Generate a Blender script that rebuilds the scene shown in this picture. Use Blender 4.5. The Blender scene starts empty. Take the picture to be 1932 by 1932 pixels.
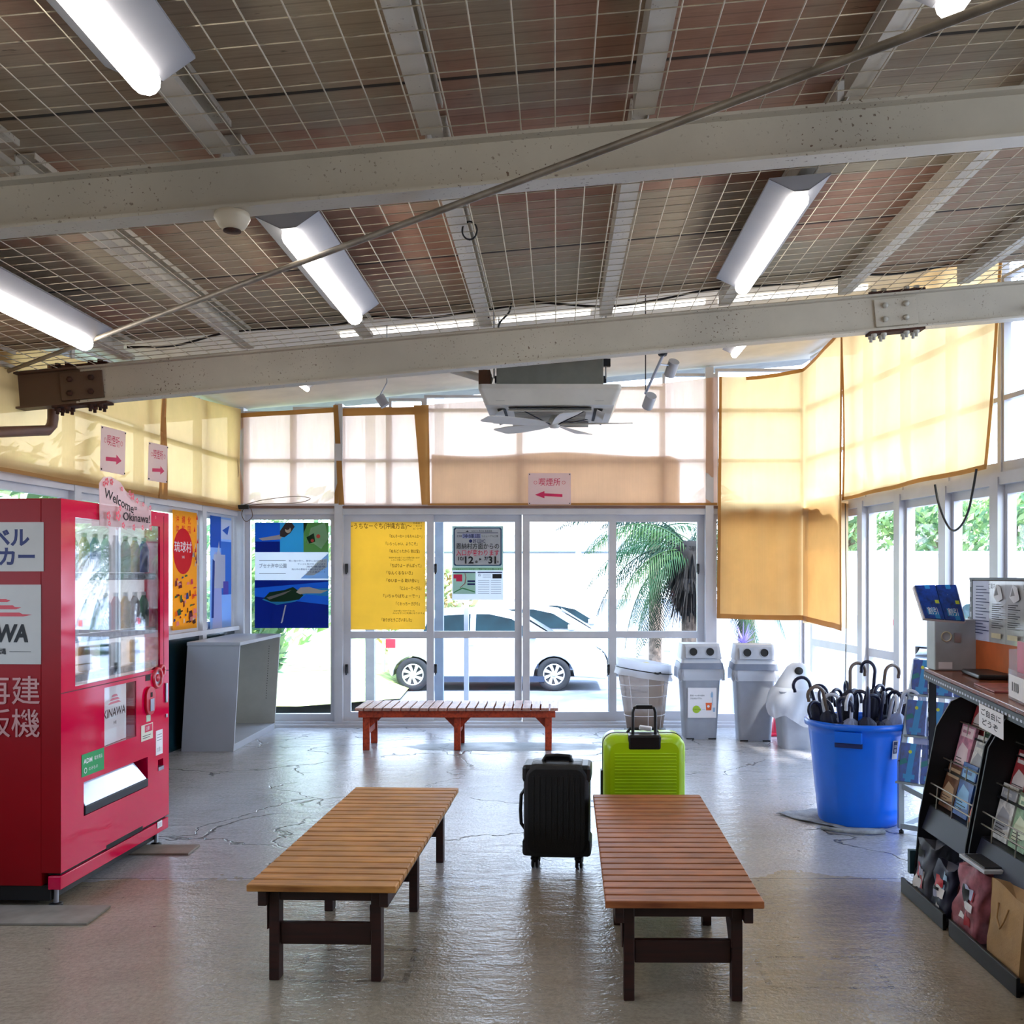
import bpy, math, random
from mathutils import Vector, Matrix
random.seed(7)
F = 1932.0; CX = 1050.0; CY = 1085.0; EYE = 1.5
scene = bpy.context.scene
COL = scene.collection
# ---------------------------------------------------------------- camera, world, sun, exposure
cam_d = bpy.data.cameras.new('camera'); cam = bpy.data.objects.new('camera', cam_d); COL.objects.link(cam)
cam_d.sensor_width = 36; cam_d.lens = 36.0; cam_d.shift_x = -(CX-966)/1932; cam_d.shift_y = (CY-966)/1932
cam_d.clip_start = .05; cam_d.clip_end = 400
cam.location = (0, 0, EYE); cam.rotation_euler = (math.pi/2, 0, 0)
scene.camera = cam
scene.view_settings.view_transform = 'Standard'; scene.view_settings.look = 'None'
scene.view_settings.gamma = 1; scene.view_settings.use_curve_mapping = False
scene.view_settings.exposure = 1.0
scene.cycles.use_denoising = True
scene.cycles.max_bounces = 10; scene.cycles.diffuse_bounces = 5; scene.cycles.transparent_max_bounces = 24
scene.cycles.caustics_reflective = False; scene.cycles.caustics_refractive = False
scene.cycles.sample_clamp_indirect = 6
world = bpy.data.worlds.new('sky'); scene.world = world; world.use_nodes = True
wn = world.node_tree.nodes; wl = world.node_tree.links; wn.clear()
tc = wn.new('ShaderNodeTexCoord'); sp = wn.new('ShaderNodeSeparateXYZ'); rp = wn.new('ShaderNodeValToRGB')
bg = wn.new('ShaderNodeBackground'); wo = wn.new('ShaderNodeOutputWorld')
rp.color_ramp.elements[0].position = 0.0; rp.color_ramp.elements[0].color = (.78, .87, 1, 1)
rp.color_ramp.elements[1].position = .6; rp.color_ramp.elements[1].color = (.50, .70, 1, 1)
wl.new(tc.outputs['Generated'], sp.inputs[0]); wl.new(sp.outputs[2], rp.inputs[0])
wl.new(rp.outputs[0], bg.inputs[0]); bg.inputs[1].default_value = 4.2; wl.new(bg.outputs[0], wo.inputs[0])
sd = bpy.data.lights.new('sun', 'SUN'); sd.energy = 7.0; sd.angle = .06; sd.color = (1, .96, .9)
sun = bpy.data.objects.new('sun', sd); COL.objects.link(sun)
sun.rotation_euler = Vector((-.34, .42, -.84)).to_track_quat('-Z', 'Y').to_euler()   # high, from behind the camera and from the right
LAMP = 7.5

# ---------------------------------------------------------------- helpers
def lin(h):
    h = h.lstrip('#'); v = [int(h[i:i+2], 16)/255 for i in (0, 2, 4)]
    return tuple(x/12.92 if x <= .04045 else ((x+.055)/1.055)**2.4 for x in v)
MATS = {}
def new_mat(name):
    m = bpy.data.materials.new(name); m.use_nodes = True
    nt = m.node_tree; b = nt.nodes.get('Principled BSDF')
    return m, nt, b
def N(nt, t, **kw):
    n = nt.nodes.new(t)
    for k, v in kw.items(): setattr(n, k, v)
    return n
def math_n(nt, op, a, b=None, c=None):
    n = nt.nodes.new('ShaderNodeMath'); n.operation = op
    for i, x in enumerate((a, b, c)):
        if x is None: continue
        if isinstance(x, (int, float)): n.inputs[i].default_value = x
        else: nt.links.new(x, n.inputs[i])
    return n.outputs[0]
def mixc(nt, fac, a, b, mode='MIX'):
    n = nt.nodes.new('ShaderNodeMix'); n.data_type = 'RGBA'; n.blend_type = mode
    for i, x in ((0, fac), (6, a), (7, b)):
        if isinstance(x, (int, float)): n.inputs[i].default_value = x
        elif isinstance(x, tuple): n.inputs[i].default_value = (*x[:3], 1)
        else: nt.links.new(x, n.inputs[i])
    return n.outputs[2]
def coords(nt, scale=(1, 1, 1), rot=(0, 0, 0)):
    t = N(nt, 'ShaderNodeTexCoord'); mp = N(nt, 'ShaderNodeMapping')
    mp.inputs[3].default_value = scale; mp.inputs[2].default_value = rot
    nt.links.new(t.outputs['Object'], mp.inputs[0]); return mp.outputs[0]
def noise(nt, vec, scale, detail=3, rough=.6):
    n = N(nt, 'ShaderNodeTexNoise'); n.inputs['Scale'].default_value = scale
    n.inputs['Detail'].default_value = detail; n.inputs['Roughness'].default_value = rough
    nt.links.new(vec, n.inputs['Vector']); return n.outputs[0]
def ramp(nt, fac, stops):
    r = N(nt, 'ShaderNodeValToRGB'); cr = r.color_ramp
    while len(cr.elements) < len(stops): cr.elements.new(.5)
    for e, (p, c) in zip(cr.elements, stops):
        e.position = p; e.color = (*(c if isinstance(c, tuple) else (c, c, c)), 1)
    nt.links.new(fac, r.inputs[0]); return r.outputs[0]
def bump(nt, b, h, strength=.3, dist=.01):
    n = N(nt, 'ShaderNodeBump'); n.inputs['Strength'].default_value = strength; n.inputs['Distance'].default_value = dist
    nt.links.new(h, n.inputs['Height']); nt.links.new(n.outputs[0], b.inputs['Normal'])
def mat(name, col, rough=.5, metal=0, var=.08, nscale=6, emit=0, coat=0, bmp=0, spec=.5):
    if name in MATS: return MATS[name]
    m, nt, b = new_mat(name); c = lin(col) if isinstance(col, str) else col
    v = coords(nt); f = noise(nt, v, nscale)
    k = tuple(x*(1-var*2) for x in c); l = tuple(min(1, x*(1+var)) for x in c)
    nt.links.new(ramp(nt, f, [(.3, k), (.7, l)]), b.inputs['Base Color'])
    b.inputs['Roughness'].default_value = rough; b.inputs['Metallic'].default_value = metal
    b.inputs['Specular IOR Level'].default_value = spec
    if coat: b.inputs['Coat Weight'].default_value = coat; b.inputs['Coat Roughness'].default_value = .08
    if emit: b.inputs['Emission Color'].default_value = (*c, 1); b.inputs['Emission Strength'].default_value = emit
    if bmp: bump(nt, b, noise(nt, v, nscale*12), bmp, .004)
    MATS[name] = m; return m
def thin_mat(name, col, trans=.5, clear=0, rough=.6, weave=0, var=.06):
    """cloth / paper / plastic film that lets light through"""
    if name in MATS: return MATS[name]
    m, nt, b = new_mat(name); c = lin(col) if isinstance(col, str) else col
    out = nt.nodes['Material Output']; v = coords(nt); f = noise(nt, v, 3, 4)
    cc = ramp(nt, f, [(.3, tuple(x*(1-var) for x in c)), (.7, tuple(min(1, x*(1+var)) for x in c))])
    nt.links.new(cc, b.inputs['Base Color']); b.inputs['Roughness'].default_value = rough
    b.inputs['Specular IOR Level'].default_value = .2
    tl = N(nt, 'ShaderNodeBsdfTranslucent'); nt.links.new(cc, tl.inputs[0])
    mx = N(nt, 'ShaderNodeMixShader'); mx.inputs[0].default_value = trans
    nt.links.new(b.outputs[0], mx.inputs[1]); nt.links.new(tl.outputs[0], mx.inputs[2]); last = mx.outputs[0]
    if clear:
        tr = N(nt, 'ShaderNodeBsdfTransparent'); tr.inputs[0].default_value = (*[x**.5 for x in c], 1)
        m2 = N(nt, 'ShaderNodeMixShader'); nt.links.new(last, m2.inputs[1]); nt.links.new(tr.outputs[0], m2.inputs[2])
        if weave:
            s = N(nt, 'ShaderNodeTexNoise'); s.inputs['Scale'].default_value = 2
            vv = coords(nt, (70, 70, 1.2)); nt.links.new(vv, s.inputs['Vector'])
            r = ramp(nt, s.outputs[0], [(.35, clear*.75), (.65, clear*1.25)]); nt.links.new(r, m2.inputs[0])
        else: m2.inputs[0].default_value = clear
        last = m2.outputs[0]
    nt.links.new(last, out.inputs[0]); MATS[name] = m; return m
def glass_mat(name, tint=(.97, .985, 1), refl=.07, fres=True):
    if name in MATS: return MATS[name]
    m, nt, b = new_mat(name); nt.nodes.remove(b); out = nt.nodes['Material Output']
    tr = N(nt, 'ShaderNodeBsdfTransparent'); tr.inputs[0].default_value = (*tint, 1)
    gl = N(nt, 'ShaderNodeBsdfGlossy'); gl.inputs['Roughness'].default_value = .02
    mx = N(nt, 'ShaderNodeMixShader')
    if fres:
        lw = N(nt, 'ShaderNodeLayerWeight'); lw.inputs[0].default_value = .5
        fo = math_n(nt, 'ADD', math_n(nt, 'MULTIPLY', math_n(nt, 'POWER', lw.outputs['Facing'], 5), .55), .03)
        # smudges on the pane
        v = coords(nt); f = noise(nt, v, 4, 5)
        nt.links.new(math_n(nt, 'MULTIPLY', fo, math_n(nt, 'ADD', f, .5)), mx.inputs[0])
    else: mx.inputs[0].default_value = refl
    nt.links.new(tr.outputs[0], mx.inputs[1]); nt.links.new(gl.outputs[0], mx.inputs[2]); nt.links.new(mx.outputs[0], out.inputs[0])
    MATS[name] = m; return m

class Frame:
    def __init__(s, O, u, v, n=None):
        s.O = Vector(O); s.u = Vector(u).normalized(); s.v = Vector(v).normalized()
        s.n = Vector(n).normalized() if n else s.u.cross(s.v).normalized()
    def p(s, a, b, c=0): return s.O + s.u*a + s.v*b + s.n*c
    def hit(s, px, py):
        d = Vector(((px-CX)/F, 1, -(py-CY)/F)); o = Vector((0, 0, EYE))
        t = (s.O-o).dot(s.n)/d.dot(s.n); P = o+d*t-s.O
        return P.dot(s.u), P.dot(s.v)
def at(px, py, Y): return Vector(((px-CX)/F*Y, Y, EYE-(py-CY)/F*Y))
ORG = {}
TXT = {}
def text_geo(s, bold=0):
    k = (s, bold)
    if k in TXT: return TXT[k]
    cu = bpy.data.curves.new('t', 'FONT'); cu.body = s; cu.size = 1; cu.resolution_u = 2; cu.offset = bold
    o = bpy.data.objects.new('t', cu); COL.objects.link(o); bpy.context.view_layer.update()
    me = o.evaluated_get(bpy.context.evaluated_depsgraph_get()).to_mesh()
    vs = [tuple(v.co) for v in me.vertices]; fs = [tuple(p.vertices) for p in me.polygons]
    o.to_mesh_clear(); bpy.data.objects.remove(o); bpy.data.curves.remove(cu)
    TXT[k] = (vs, fs); return TXT[k]
class MB:
    def __init__(s): s.v = []; s.f = []; s.m = []; s.sm = []; s.mats = []; s.lay = 0
    def mi(s, m):
        if m not in s.mats: s.mats.append(m)
        return s.mats.index(m)
    def add(s, vs, fs, m, smooth=False):
        b = len(s.v); s.v += [Vector(x) for x in vs]; i = s.mi(m)
        for f in fs: s.f.append([b+k for k in f]); s.m.append(i); s.sm.append(smooth)
    def hexa(s, P, m):  # 8 corners: bottom loop 0-3, top loop 4-7
        s.add(P, [(3, 2, 1, 0), (4, 5, 6, 7), (0, 1, 5, 4), (1, 2, 6, 5), (2, 3, 7, 6), (3, 0, 4, 7)], m)
    def box(s, x0, x1, y0, y1, z0, z1, m):
        s.hexa([(x0, y0, z0), (x1, y0, z0), (x1, y1, z0), (x0, y1, z0), (x0, y0, z1), (x1, y0, z1), (x1, y1, z1), (x0, y1, z1)], m)
    def fbox(s, fr, a0, a1, b0, b1, c0, c1, m):
        s.hexa([fr.p(a0, b0, c1), fr.p(a1, b0, c1), fr.p(a1, b0, c0), fr.p(a0, b0, c0),
                fr.p(a0, b1, c1), fr.p(a1, b1, c1), fr.p(a1, b1, c0), fr.p(a0, b1, c0)], m)
    def bar(s, p0, p1, w, h, m, up=(0, 0, 1)):
        p0 = Vector(p0); p1 = Vector(p1); d = (p1-p0).normalized(); up = Vector(up)
        if abs(d.dot(up)) > .99: up = Vector((0, 1, 0))
        sd_ = d.cross(up).normalized()*w/2; u = sd_.cross(d).normalized()*h/2
        s.hexa([p0-sd_-u, p0+sd_-u, p1+sd_-u, p1-sd_-u, p0-sd_+u, p0+sd_+u, p1+sd_+u, p1-sd_+u], m)
    def tube(s, pts, r, m, seg=8, cap=True):
        pts = [Vector(p) for p in pts]; n = len(pts); rs = r if isinstance(r, (list, tuple)) else [r]*n
        ref = None; vs = []
        for i, p in enumerate(pts):
            d = (pts[min(i+1, n-1)]-pts[max(i-1, 0)]).normalized()
            if ref is None: ref = Vector((0, 0, 1)) if abs(d.z) < .9 else Vector((1, 0, 0))
            a = d.cross(ref).normalized(); bb = a.cross(d).normalized(); ref = bb
            for k in range(seg):
                t = 2*math.pi*k/seg; vs.append(p+(a*math.cos(t)+bb*math.sin(t))*rs[i])
        fs = [(i*seg+k, i*seg+(k+1) % seg, (i+1)*seg+(k+1) % seg, (i+1)*seg+k) for i in range(n-1) for k in range(seg)]
        s.add(vs, fs, m, True)
        if cap: s.add(vs[:seg], [tuple(range(seg))], m); s.add(vs[-seg:], [tuple(range(seg))[::-1]], m)
    def lathe(s, prof, c, m, seg=28, axis=None, star=None, sx=1, sy=1):
        c = Vector(c); vs = []
        A = Matrix.Identity(3) if axis is None else Vector((0, 0, 1)).rotation_difference(Vector(axis)).to_matrix()
        for r, z in prof:
            for k in range(seg):
                t = 2*math.pi*k/seg; q = r*(star(k, z) if star else 1)
                vs.append(c+A@Vector((q*math.cos(t)*sx, q*math.sin(t)*sy, z)))
        n = len(prof)
        fs = [(i*seg+k, i*seg+(k+1) % seg, (i+1)*seg+(k+1) % seg, (i+1)*seg+k) for i in range(n-1) for k in range(seg)]
        s.add(vs, fs, m, True)
    def prism(s, poly, fr, c0, c1, m):   # polygon in frame (a,b), thickness c0..c1
        n = len(poly); vs = [fr.p(a, b, c0) for a, b in poly]+[fr.p(a, b, c1) for a, b in poly]
        s.add(vs, [tuple(range(n))[::-1], tuple(range(n, 2*n))]+[(i, (i+1) % n, n+(i+1) % n, n+i) for i in range(n)], m)
    def grid(s, fn, nu, nv, m, smooth=True):
        vs = [fn(i/nu, j/nv) for j in range(nv+1) for i in range(nu+1)]
        s.add(vs, [(j*(nu+1)+i, j*(nu+1)+i+1, (j+1)*(nu+1)+i+1, (j+1)*(nu+1)+i) for j in range(nv) for i in range(nu)], m, smooth)
    # ---- printed sheets: shapes in 0..1 of the sheet
    def sheet(s, P, m, back=True, th=.0012):
        """P: LL, LR, UR, UL corners"""
        s.P = [Vector(p) for p in P]; nn = (s.P[1]-s.P[0]).cross(s.P[3]-s.P[0]).normalized(); s.nn = nn
        s.W = (s.P[1]-s.P[0]).length; s.H = (s.P[3]-s.P[0]).length; s.lay = 0
        s.hexa([s.P[0]-nn*th, s.P[1]-nn*th, s.P[2]-nn*th, s.P[3]-nn*th, *s.P], m)
    def q(s, a, b, c=None):
        c = s.lay if c is None else c
        x = s.P[0].lerp(s.P[1], a); y = s.P[3].lerp(s.P[2], a); return x.lerp(y, b)+s.nn*c
    def up(s): s.lay += .0003
    def rect(s, a0, b0, a1, b1, m): s.up(); s.add([s.q(a0, b0), s.q(a1, b0), s.q(a1, b1), s.q(a0, b1)], [(0, 1, 2, 3)], m)
    def poly(s, pts, m): s.up(); s.add([s.q(*p) for p in pts], [tuple(range(len(pts)))], m)
    def disc(s, a, b, r, m, r2=None, seg=24):
        s.up(); ra, rb = r/s.W, r/s.H
        if r2 is None: s.add([s.q(a+ra*math.cos(6.2832*k/seg), b+rb*math.sin(6.2832*k/seg)) for k in range(seg)], [tuple(range(seg))], m)
        else:
            k2 = r2/r; vs = []
            for k in range(seg):
                cx, sx = math.cos(6.2832*k/seg), math.sin(6.2832*k/seg)
                vs += [s.q(a+ra*cx, b+rb*sx), s.q(a+ra*cx*k2, b+rb*sx*k2)]
            s.add(vs, [(2*k, (2*k+2) % (2*seg), (2*k+3) % (2*seg), 2*k+1) for k in range(seg)], m)
    def text(s, t, a, b, h, m, al='l', bold=0, wid=None, shear=0, rot=0):
        """baseline-left at (a,b), cap height h (fraction of sheet height); wid = total width fraction"""
        vs, fs = text_geo(t, bold)
        if not vs: return
        s.up(); mn = min(v[0] for v in vs); mx_ = max(v[0] for v in vs); sc = h*s.H/.72; w = (mx_-mn)*sc
        kx = 1 if wid is None else wid*s.W/w; w *= kx
        off = 0 if al == 'l' else (-w/2 if al == 'c' else -w); cr, sr = math.cos(rot), math.sin(rot); out = []
        for v in vs:
            x = (v[0]-mn)*sc*kx+off+shear*v[1]*sc; y = v[1]*sc; x, y = x*cr-y*sr, x*sr+y*cr
            out.append(s.q(a+x/s.W, b+y/s.H))
        s.add(out, fs, m)
    def build(s, name, parent=None, bevel=0, org=None):
        o3 = Vector((0, 0, 0))
        if parent is not None: o3 = ORG.get(parent.name, o3)
        elif org is not None: o3 = Vector(org)
        me = bpy.data.meshes.new(name); me.from_pydata([tuple(v-o3) for v in s.v], [], s.f)
        for m in s.mats: me.materials.append(m)
        me.polygons.foreach_set('material_index', s.m); me.polygons.foreach_set('use_smooth', s.sm); me.update()
        o = bpy.data.objects.new(name, me); COL.objects.link(o); ORG[o.name] = o3
        if parent is not None: o.parent = parent
        else: o.location = o3
        if bevel:
            bv = o.modifiers.new('b', 'BEVEL'); bv.width = bevel; bv.segments = 2; bv.limit_method = 'ANGLE'; bv.angle_limit = math.radians(50)
        return o
def tag(o, label, cat, group=None, kind=None):
    o['label'] = label; o['category'] = cat
    if group: o['group'] = group
    if kind: o['kind'] = kind
    return o
def struct(o): o['kind'] = 'structure'; return o
def thing(name, label, cat, loc=(0, 0, 0), group=None):
    o = bpy.data.objects.new(name, None); COL.objects.link(o); o.location = loc; o.empty_display_size = .05
    ORG[o.name] = Vector(loc); return tag(o, label, cat, group)
def dup(root, label=None, group=None, loc=None, rot=None, mat4=None):
    r = root.copy(); COL.objects.link(r); ORG[r.name] = ORG.get(root.name, Vector((0, 0, 0)))
    def rec(a, b):
        for ch in list(a.children):
            c = ch.copy(); COL.objects.link(c); c.parent = b; ORG[c.name] = ORG.get(ch.name, Vector((0, 0, 0))); rec(ch, c)
    rec(root, r)
    if label: r['label'] = label
    if group: r['group'] = group
    if loc is not None: r.location = loc
    if rot is not None: r.rotation_euler = rot
    if mat4 is not None: r.matrix_world = mat4
    return r

# ---------------------------------------------------------------- materials
WHITE = mat('white_aluminium', '#c9c9ce', .35, .1, .05, 3)
STEEL = mat('painted_steel', '#b9b4a6', .55, 0, .1, 4, bmp=.15)
def steel_mat(name, col, spots=.5):
    m, nt, b = new_mat(name); v = coords(nt)
    base = ramp(nt, noise(nt, v, 2.5, 5), [(.3, tuple(x*.82 for x in lin(col))), (.7, lin(col))])
    sp_ = ramp(nt, noise(nt, v, 75, 3, .5), [(.64, 0.0), (.68, 1.0)])
    gate = ramp(nt, noise(nt, v, 1.6, 2), [(.45, 0.0), (.62, spots)])
    c = mixc(nt, math_n(nt, 'MULTIPLY', sp_, gate), base, lin('#5a3d28'))
    nt.links.new(c, b.inputs['Base Color']); b.inputs['Roughness'].default_value = .5
    bump(nt, b, noise(nt, v, 60), .15, .003); return m
BEAM = steel_mat('beam_paint', '#c6bca9', .9)
RUST = mat('rusty_steel', '#4a2c1e', .9, .2, .3, 30, bmp=.5)
RUSTY = steel_mat('rusting_paint', '#5e4636', 1)
JOIST = steel_mat('joist_paint', '#cfc6b4', .8)
WIRE = mat('mesh_wire', '#cbbfa8', .5, .3, .15, 8)
BLACK = mat('black_plastic', '#0e0e11', .4, 0, .1)
DARK = mat('dark_recess', '#141416', .7)
DGREY = mat('dark_grey_metal', '#2b2c33', .45, .3)
GREY = mat('grey_plastic', '#9ca0aa', .45, 0, .05)
LGREY = mat('light_grey_plastic', '#c3c6ce', .42, 0, .04)
PAPER = mat('white_paper', '#ece9ec', .7, 0, .02)
INK = mat('black_ink', '#15151a', .7)
NAVY = mat('navy_ink', '#16235e', .6)
REDINK = mat('red_ink', '#d0204e', .6)
SILVER = mat('brushed_silver', '#b5bac4', .28, .85, .05)
GLASS = glass_mat('window_glass')
FABY = thin_mat('yellow_shade_cloth', '#eac286', .70, .05, weave=1)
FABW = thin_mat('pale_shade_net', '#ecccb6', .5, .07, weave=1)
FABT = thin_mat('tan_darkening_cloth', '#cbb08c', .6, .04, weave=1)  # tan layer set behind the cloths to darken their lower halves
HEM = thin_mat('shade_cloth_hem', '#b98a50', .35, 0)
LAMPW = mat('lamp_white_enamel', '#acabae', .4, 0, .03)
WING = mat('dimmed_enamel', '#8a898d', .45, 0, .03)  # lamp enamel, its colour darkened to hold down the tube's glare
TUBE = mat('fluorescent_tube', (1, .95, .88), .5, emit=LAMP, var=0)
def wood(name, c1, c2, gaps=None, rough=.45, axis=(14, 1, 14)):
    m, nt, b = new_mat(name); v = coords(nt, axis)
    f = noise(nt, v, 3.2, 6, .65)
    base = ramp(nt, f, [(.3, lin(c1)), (.55, lin(c2)), (.8, tuple(x*1.15 for x in lin(c2)))])
    v2 = coords(nt); k = ramp(nt, noise(nt, v2, 5, 2), [(.35, .72), (.7, 1.08)])
    c = mixc(nt, 1.0, base, k, 'MULTIPLY')
    kn = N(nt, 'ShaderNodeTexVoronoi'); kn.inputs['Scale'].default_value = 3.3; nt.links.new(v2, kn.inputs['Vector'])
    c = mixc(nt, ramp(nt, kn.outputs['Distance'], [(.035, .75), (.07, 0.0)]), c, lin('#3a1608'))
    nt.links.new(c, b.inputs['Base Color']); b.inputs['Roughness'].default_value = rough
    bump(nt, b, f, .25, .003); MATS[name] = m; return m
WOODTOP = wood('honey_slat_wood', '#9a5a22', '#c98a44', rough=.5)
WOODTOP2 = wood('reddish_slat_wood', '#8a4420', '#b86c3a', rough=.5)
WOODFR = wood('red_brown_painted_wood', '#170805', '#34120a', rough=.5)
WOODFAR = wood('weathered_red_wood', '#8a5a4c', '#b98b7a', rough=.45)
WOODRED = wood('orange_red_painted_wood', '#7a1e0a', '#b6401c', rough=.45)
# ================================================================ THE ROOM
SL = .0906
YB = 10.17
BACK = Frame((-3.18, YB, 0), (1, 0, 0), (0, 0, 1))
lo = Vector((-3.18+.0554*(-2.5-YB), -2.5, 0)); LEFT = Frame(lo, (.0554, 1, 0), (0, 0, 1))
RIGHT = Frame((2.45, YB, 0), (.116, -1, 0), (0, 0, 1))
def LX(Y): return -3.18+.0554*(Y-YB)
def RX(Y): return 2.45+.116*(YB-Y)
def La(Y): return (Y+2.5)*math.sqrt(1+.0554**2)
def Ra(Y): return (YB-Y)*math.sqrt(1+.116**2)
def ceilz(X, Y=0): return 3.44+SL*X           # white board ceiling by the back wall
def meshz(X): return 3.04+SL*X

# floor -----------------------------------------------------------
m, nt, b = new_mat('worn_painted_concrete'); v = coords(nt)
base = ramp(nt, noise(nt, v, .8, 6, .6), [(.3, lin('#857a66')), (.5, lin('#a0937f')), (.72, lin('#b2a592'))])
grit = ramp(nt, noise(nt, v, 46, 4, .7), [(.35, .80), (.65, 1.06)])
xyz = N(nt, 'ShaderNodeSeparateXYZ'); nt.links.new(v, xyz.inputs[0])
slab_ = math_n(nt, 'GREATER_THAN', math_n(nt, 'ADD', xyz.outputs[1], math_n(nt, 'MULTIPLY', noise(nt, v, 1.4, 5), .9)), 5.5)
paint_sheen = ramp(nt, noise(nt, v, .9, 5, .6), [(.3, lin('#a8a9b2')), (.7, lin('#c2c3cc'))])  # paler far paint, with the floor's sky reflection put into its colour
base = mixc(nt, math_n(nt, 'MULTIPLY', slab_, .7), base, paint_sheen)
c = mixc(nt, 1.0, base, grit, 'MULTIPLY')
# worn-through patches near the left machine and middle of the floor
worn = ramp(nt, noise(nt, v, 1.9, 7, .72), [(.55, 0.0), (.75, .35)])
c = mixc(nt, worn, c, lin('#7d7263'))
wv = N(nt, 'ShaderNodeTexNoise'); wv.inputs['Scale'].default_value = 2.2; wv.inputs['Detail'].default_value = 5; nt.links.new(v, wv.inputs['Vector'])
dv = N(nt, 'ShaderNodeVectorMath'); dv.operation = 'MULTIPLY_ADD'; nt.links.new(wv.outputs['Color'], dv.inputs[0]); dv.inputs[1].default_value = (.7, .7, 0); nt.links.new(v, dv.inputs[2])
vo = N(nt, 'ShaderNodeTexVoronoi'); vo.feature = 'DISTANCE_TO_EDGE'; vo.inputs['Scale'].default_value = .95; nt.links.new(dv.outputs[0], vo.inputs['Vector'])
crack = ramp(nt, vo.outputs['Distance'], [(.003, 1.0), (.007, 0.0)])
gate = ramp(nt, noise(nt, v, 1.1, 2), [(.42, 0.0), (.5, .9)])
xyz = N(nt, 'ShaderNodeSeparateXYZ'); nt.links.new(v, xyz.inputs[0]); X_, Y_ = xyz.outputs[0], xyz.outputs[1]
crk = math_n(nt, 'MULTIPLY', math_n(nt, 'MULTIPLY', crack, gate), math_n(nt, 'GREATER_THAN', Y_, 5.3))
c = mixc(nt, crk, c, lin('#3b3733'))
def near(val, at_, w): return math_n(nt, 'LESS_THAN', math_n(nt, 'ABSOLUTE', math_n(nt, 'SUBTRACT', val, at_)), w)
seam = near(math_n(nt, 'ADD', Y_, math_n(nt, 'MULTIPLY', wv.outputs[0], .03)), 5.08, .007)
c = mixc(nt, math_n(nt, 'MULTIPLY', seam, .6), c, lin('#4c4640'))
# chipped black flakes in the paint
fl = ramp(nt, noise(nt, coords(nt, (6, 14, 1)), 1.1, 4, .75), [(.70, 0.0), (.715, .85)])
c = mixc(nt, fl, c, lin('#34343a'))
# wet stain by the red bench: soft irregular blot
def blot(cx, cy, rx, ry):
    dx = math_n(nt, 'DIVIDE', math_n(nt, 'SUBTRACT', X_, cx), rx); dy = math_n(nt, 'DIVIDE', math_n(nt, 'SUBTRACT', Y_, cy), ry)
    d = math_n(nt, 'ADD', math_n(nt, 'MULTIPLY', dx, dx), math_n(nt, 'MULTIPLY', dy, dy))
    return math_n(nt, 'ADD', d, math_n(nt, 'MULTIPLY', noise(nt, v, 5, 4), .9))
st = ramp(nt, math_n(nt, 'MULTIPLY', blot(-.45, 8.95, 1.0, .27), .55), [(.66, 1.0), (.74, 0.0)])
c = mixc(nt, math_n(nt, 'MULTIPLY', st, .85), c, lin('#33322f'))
# old square patch outlines cut in the floor
def rectline(x0, x1, y0, y1, w=.012):
    ix = math_n(nt, 'MULTIPLY', math_n(nt, 'GREATER_THAN', X_, x0-w), math_n(nt, 'LESS_THAN', X_, x1+w))
    iy = math_n(nt, 'MULTIPLY', math_n(nt, 'GREATER_THAN', Y_, y0-w), math_n(nt, 'LESS_THAN', Y_, y1+w))
    ex = math_n(nt, 'MAXIMUM', near(X_, x0, w), near(X_, x1, w)); ey = math_n(nt, 'MAXIMUM', near(Y_, y0, w), near(Y_, y1, w))
    return math_n(nt, 'MAXIMUM', math_n(nt, 'MULTIPLY', ex, iy), math_n(nt, 'MULTIPLY', ey, ix))
rl = math_n(nt, 'MAXIMUM', rectline(-.98, -.56, 3.78, 4.1), rectline(.78, 1.22, 3.72, 4.02))
brk = ramp(nt, noise(nt, v, 17, 3), [(.42, 0.0), (.58, .6)])
c = mixc(nt, math_n(nt, 'MULTIPLY', rl, brk), c, lin('#4a443c'))
nt.links.new(c, b.inputs['Base Color'])
rg = ramp(nt, noise(nt, v, 3.5, 5), [(.3, .09), (.7, .26)])
rg = math_n(nt, 'ADD', rg, math_n(nt, 'MULTIPLY', st, .3)); nt.links.new(rg, b.inputs['Roughness']); b.inputs['Specular IOR Level'].default_value = .55
bn = math_n(nt, 'ADD', noise(nt, coords(nt, (1, 2.2, 1)), 5, 4), math_n(nt, 'MULTIPLY', noise(nt, v, 60), .35))
bump(nt, b, math_n(nt, 'SUBTRACT', bn, crk), .5, .015)
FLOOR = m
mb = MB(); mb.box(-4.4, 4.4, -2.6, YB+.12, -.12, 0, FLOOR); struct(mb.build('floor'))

# ceiling boards -----------------------------------------------------------
m, nt, b = new_mat('ceiling_boards'); v = coords(nt)
xyz = N(nt, 'ShaderNodeSeparateXYZ'); nt.links.new(v, xyz.inputs[0]); X_, Y_ = xyz.outputs[0], xyz.outputs[1]
wnz = N(nt, 'ShaderNodeTexWhiteNoise'); wnz.noise_dimensions = '2D'
cmb = N(nt, 'ShaderNodeCombineXYZ')
nt.links.new(math_n(nt, 'FLOOR', math_n(nt, 'DIVIDE', math_n(nt, 'ADD', X_, .42+7.27), .727)), cmb.inputs[0])
nt.links.new(math_n(nt, 'FLOOR', math_n(nt, 'DIVIDE', Y_, .91)), cmb.inputs[1]); nt.links.new(cmb.outputs[0], wnz.inputs['Vector'])
f1 = noise(nt, coords(nt, (1.5, .6, 1)), 1.6, 4)
mixf = math_n(nt, 'ADD', math_n(nt, 'MULTIPLY', f1, .7), math_n(nt, 'MULTIPLY', wnz.outputs[0], .35))
base = ramp(nt, mixf, [(.3, lin('#a39a82')), (.5, lin('#a8937a')), (.62, lin('#a88068')), (.78, lin('#986c54'))])
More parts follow.
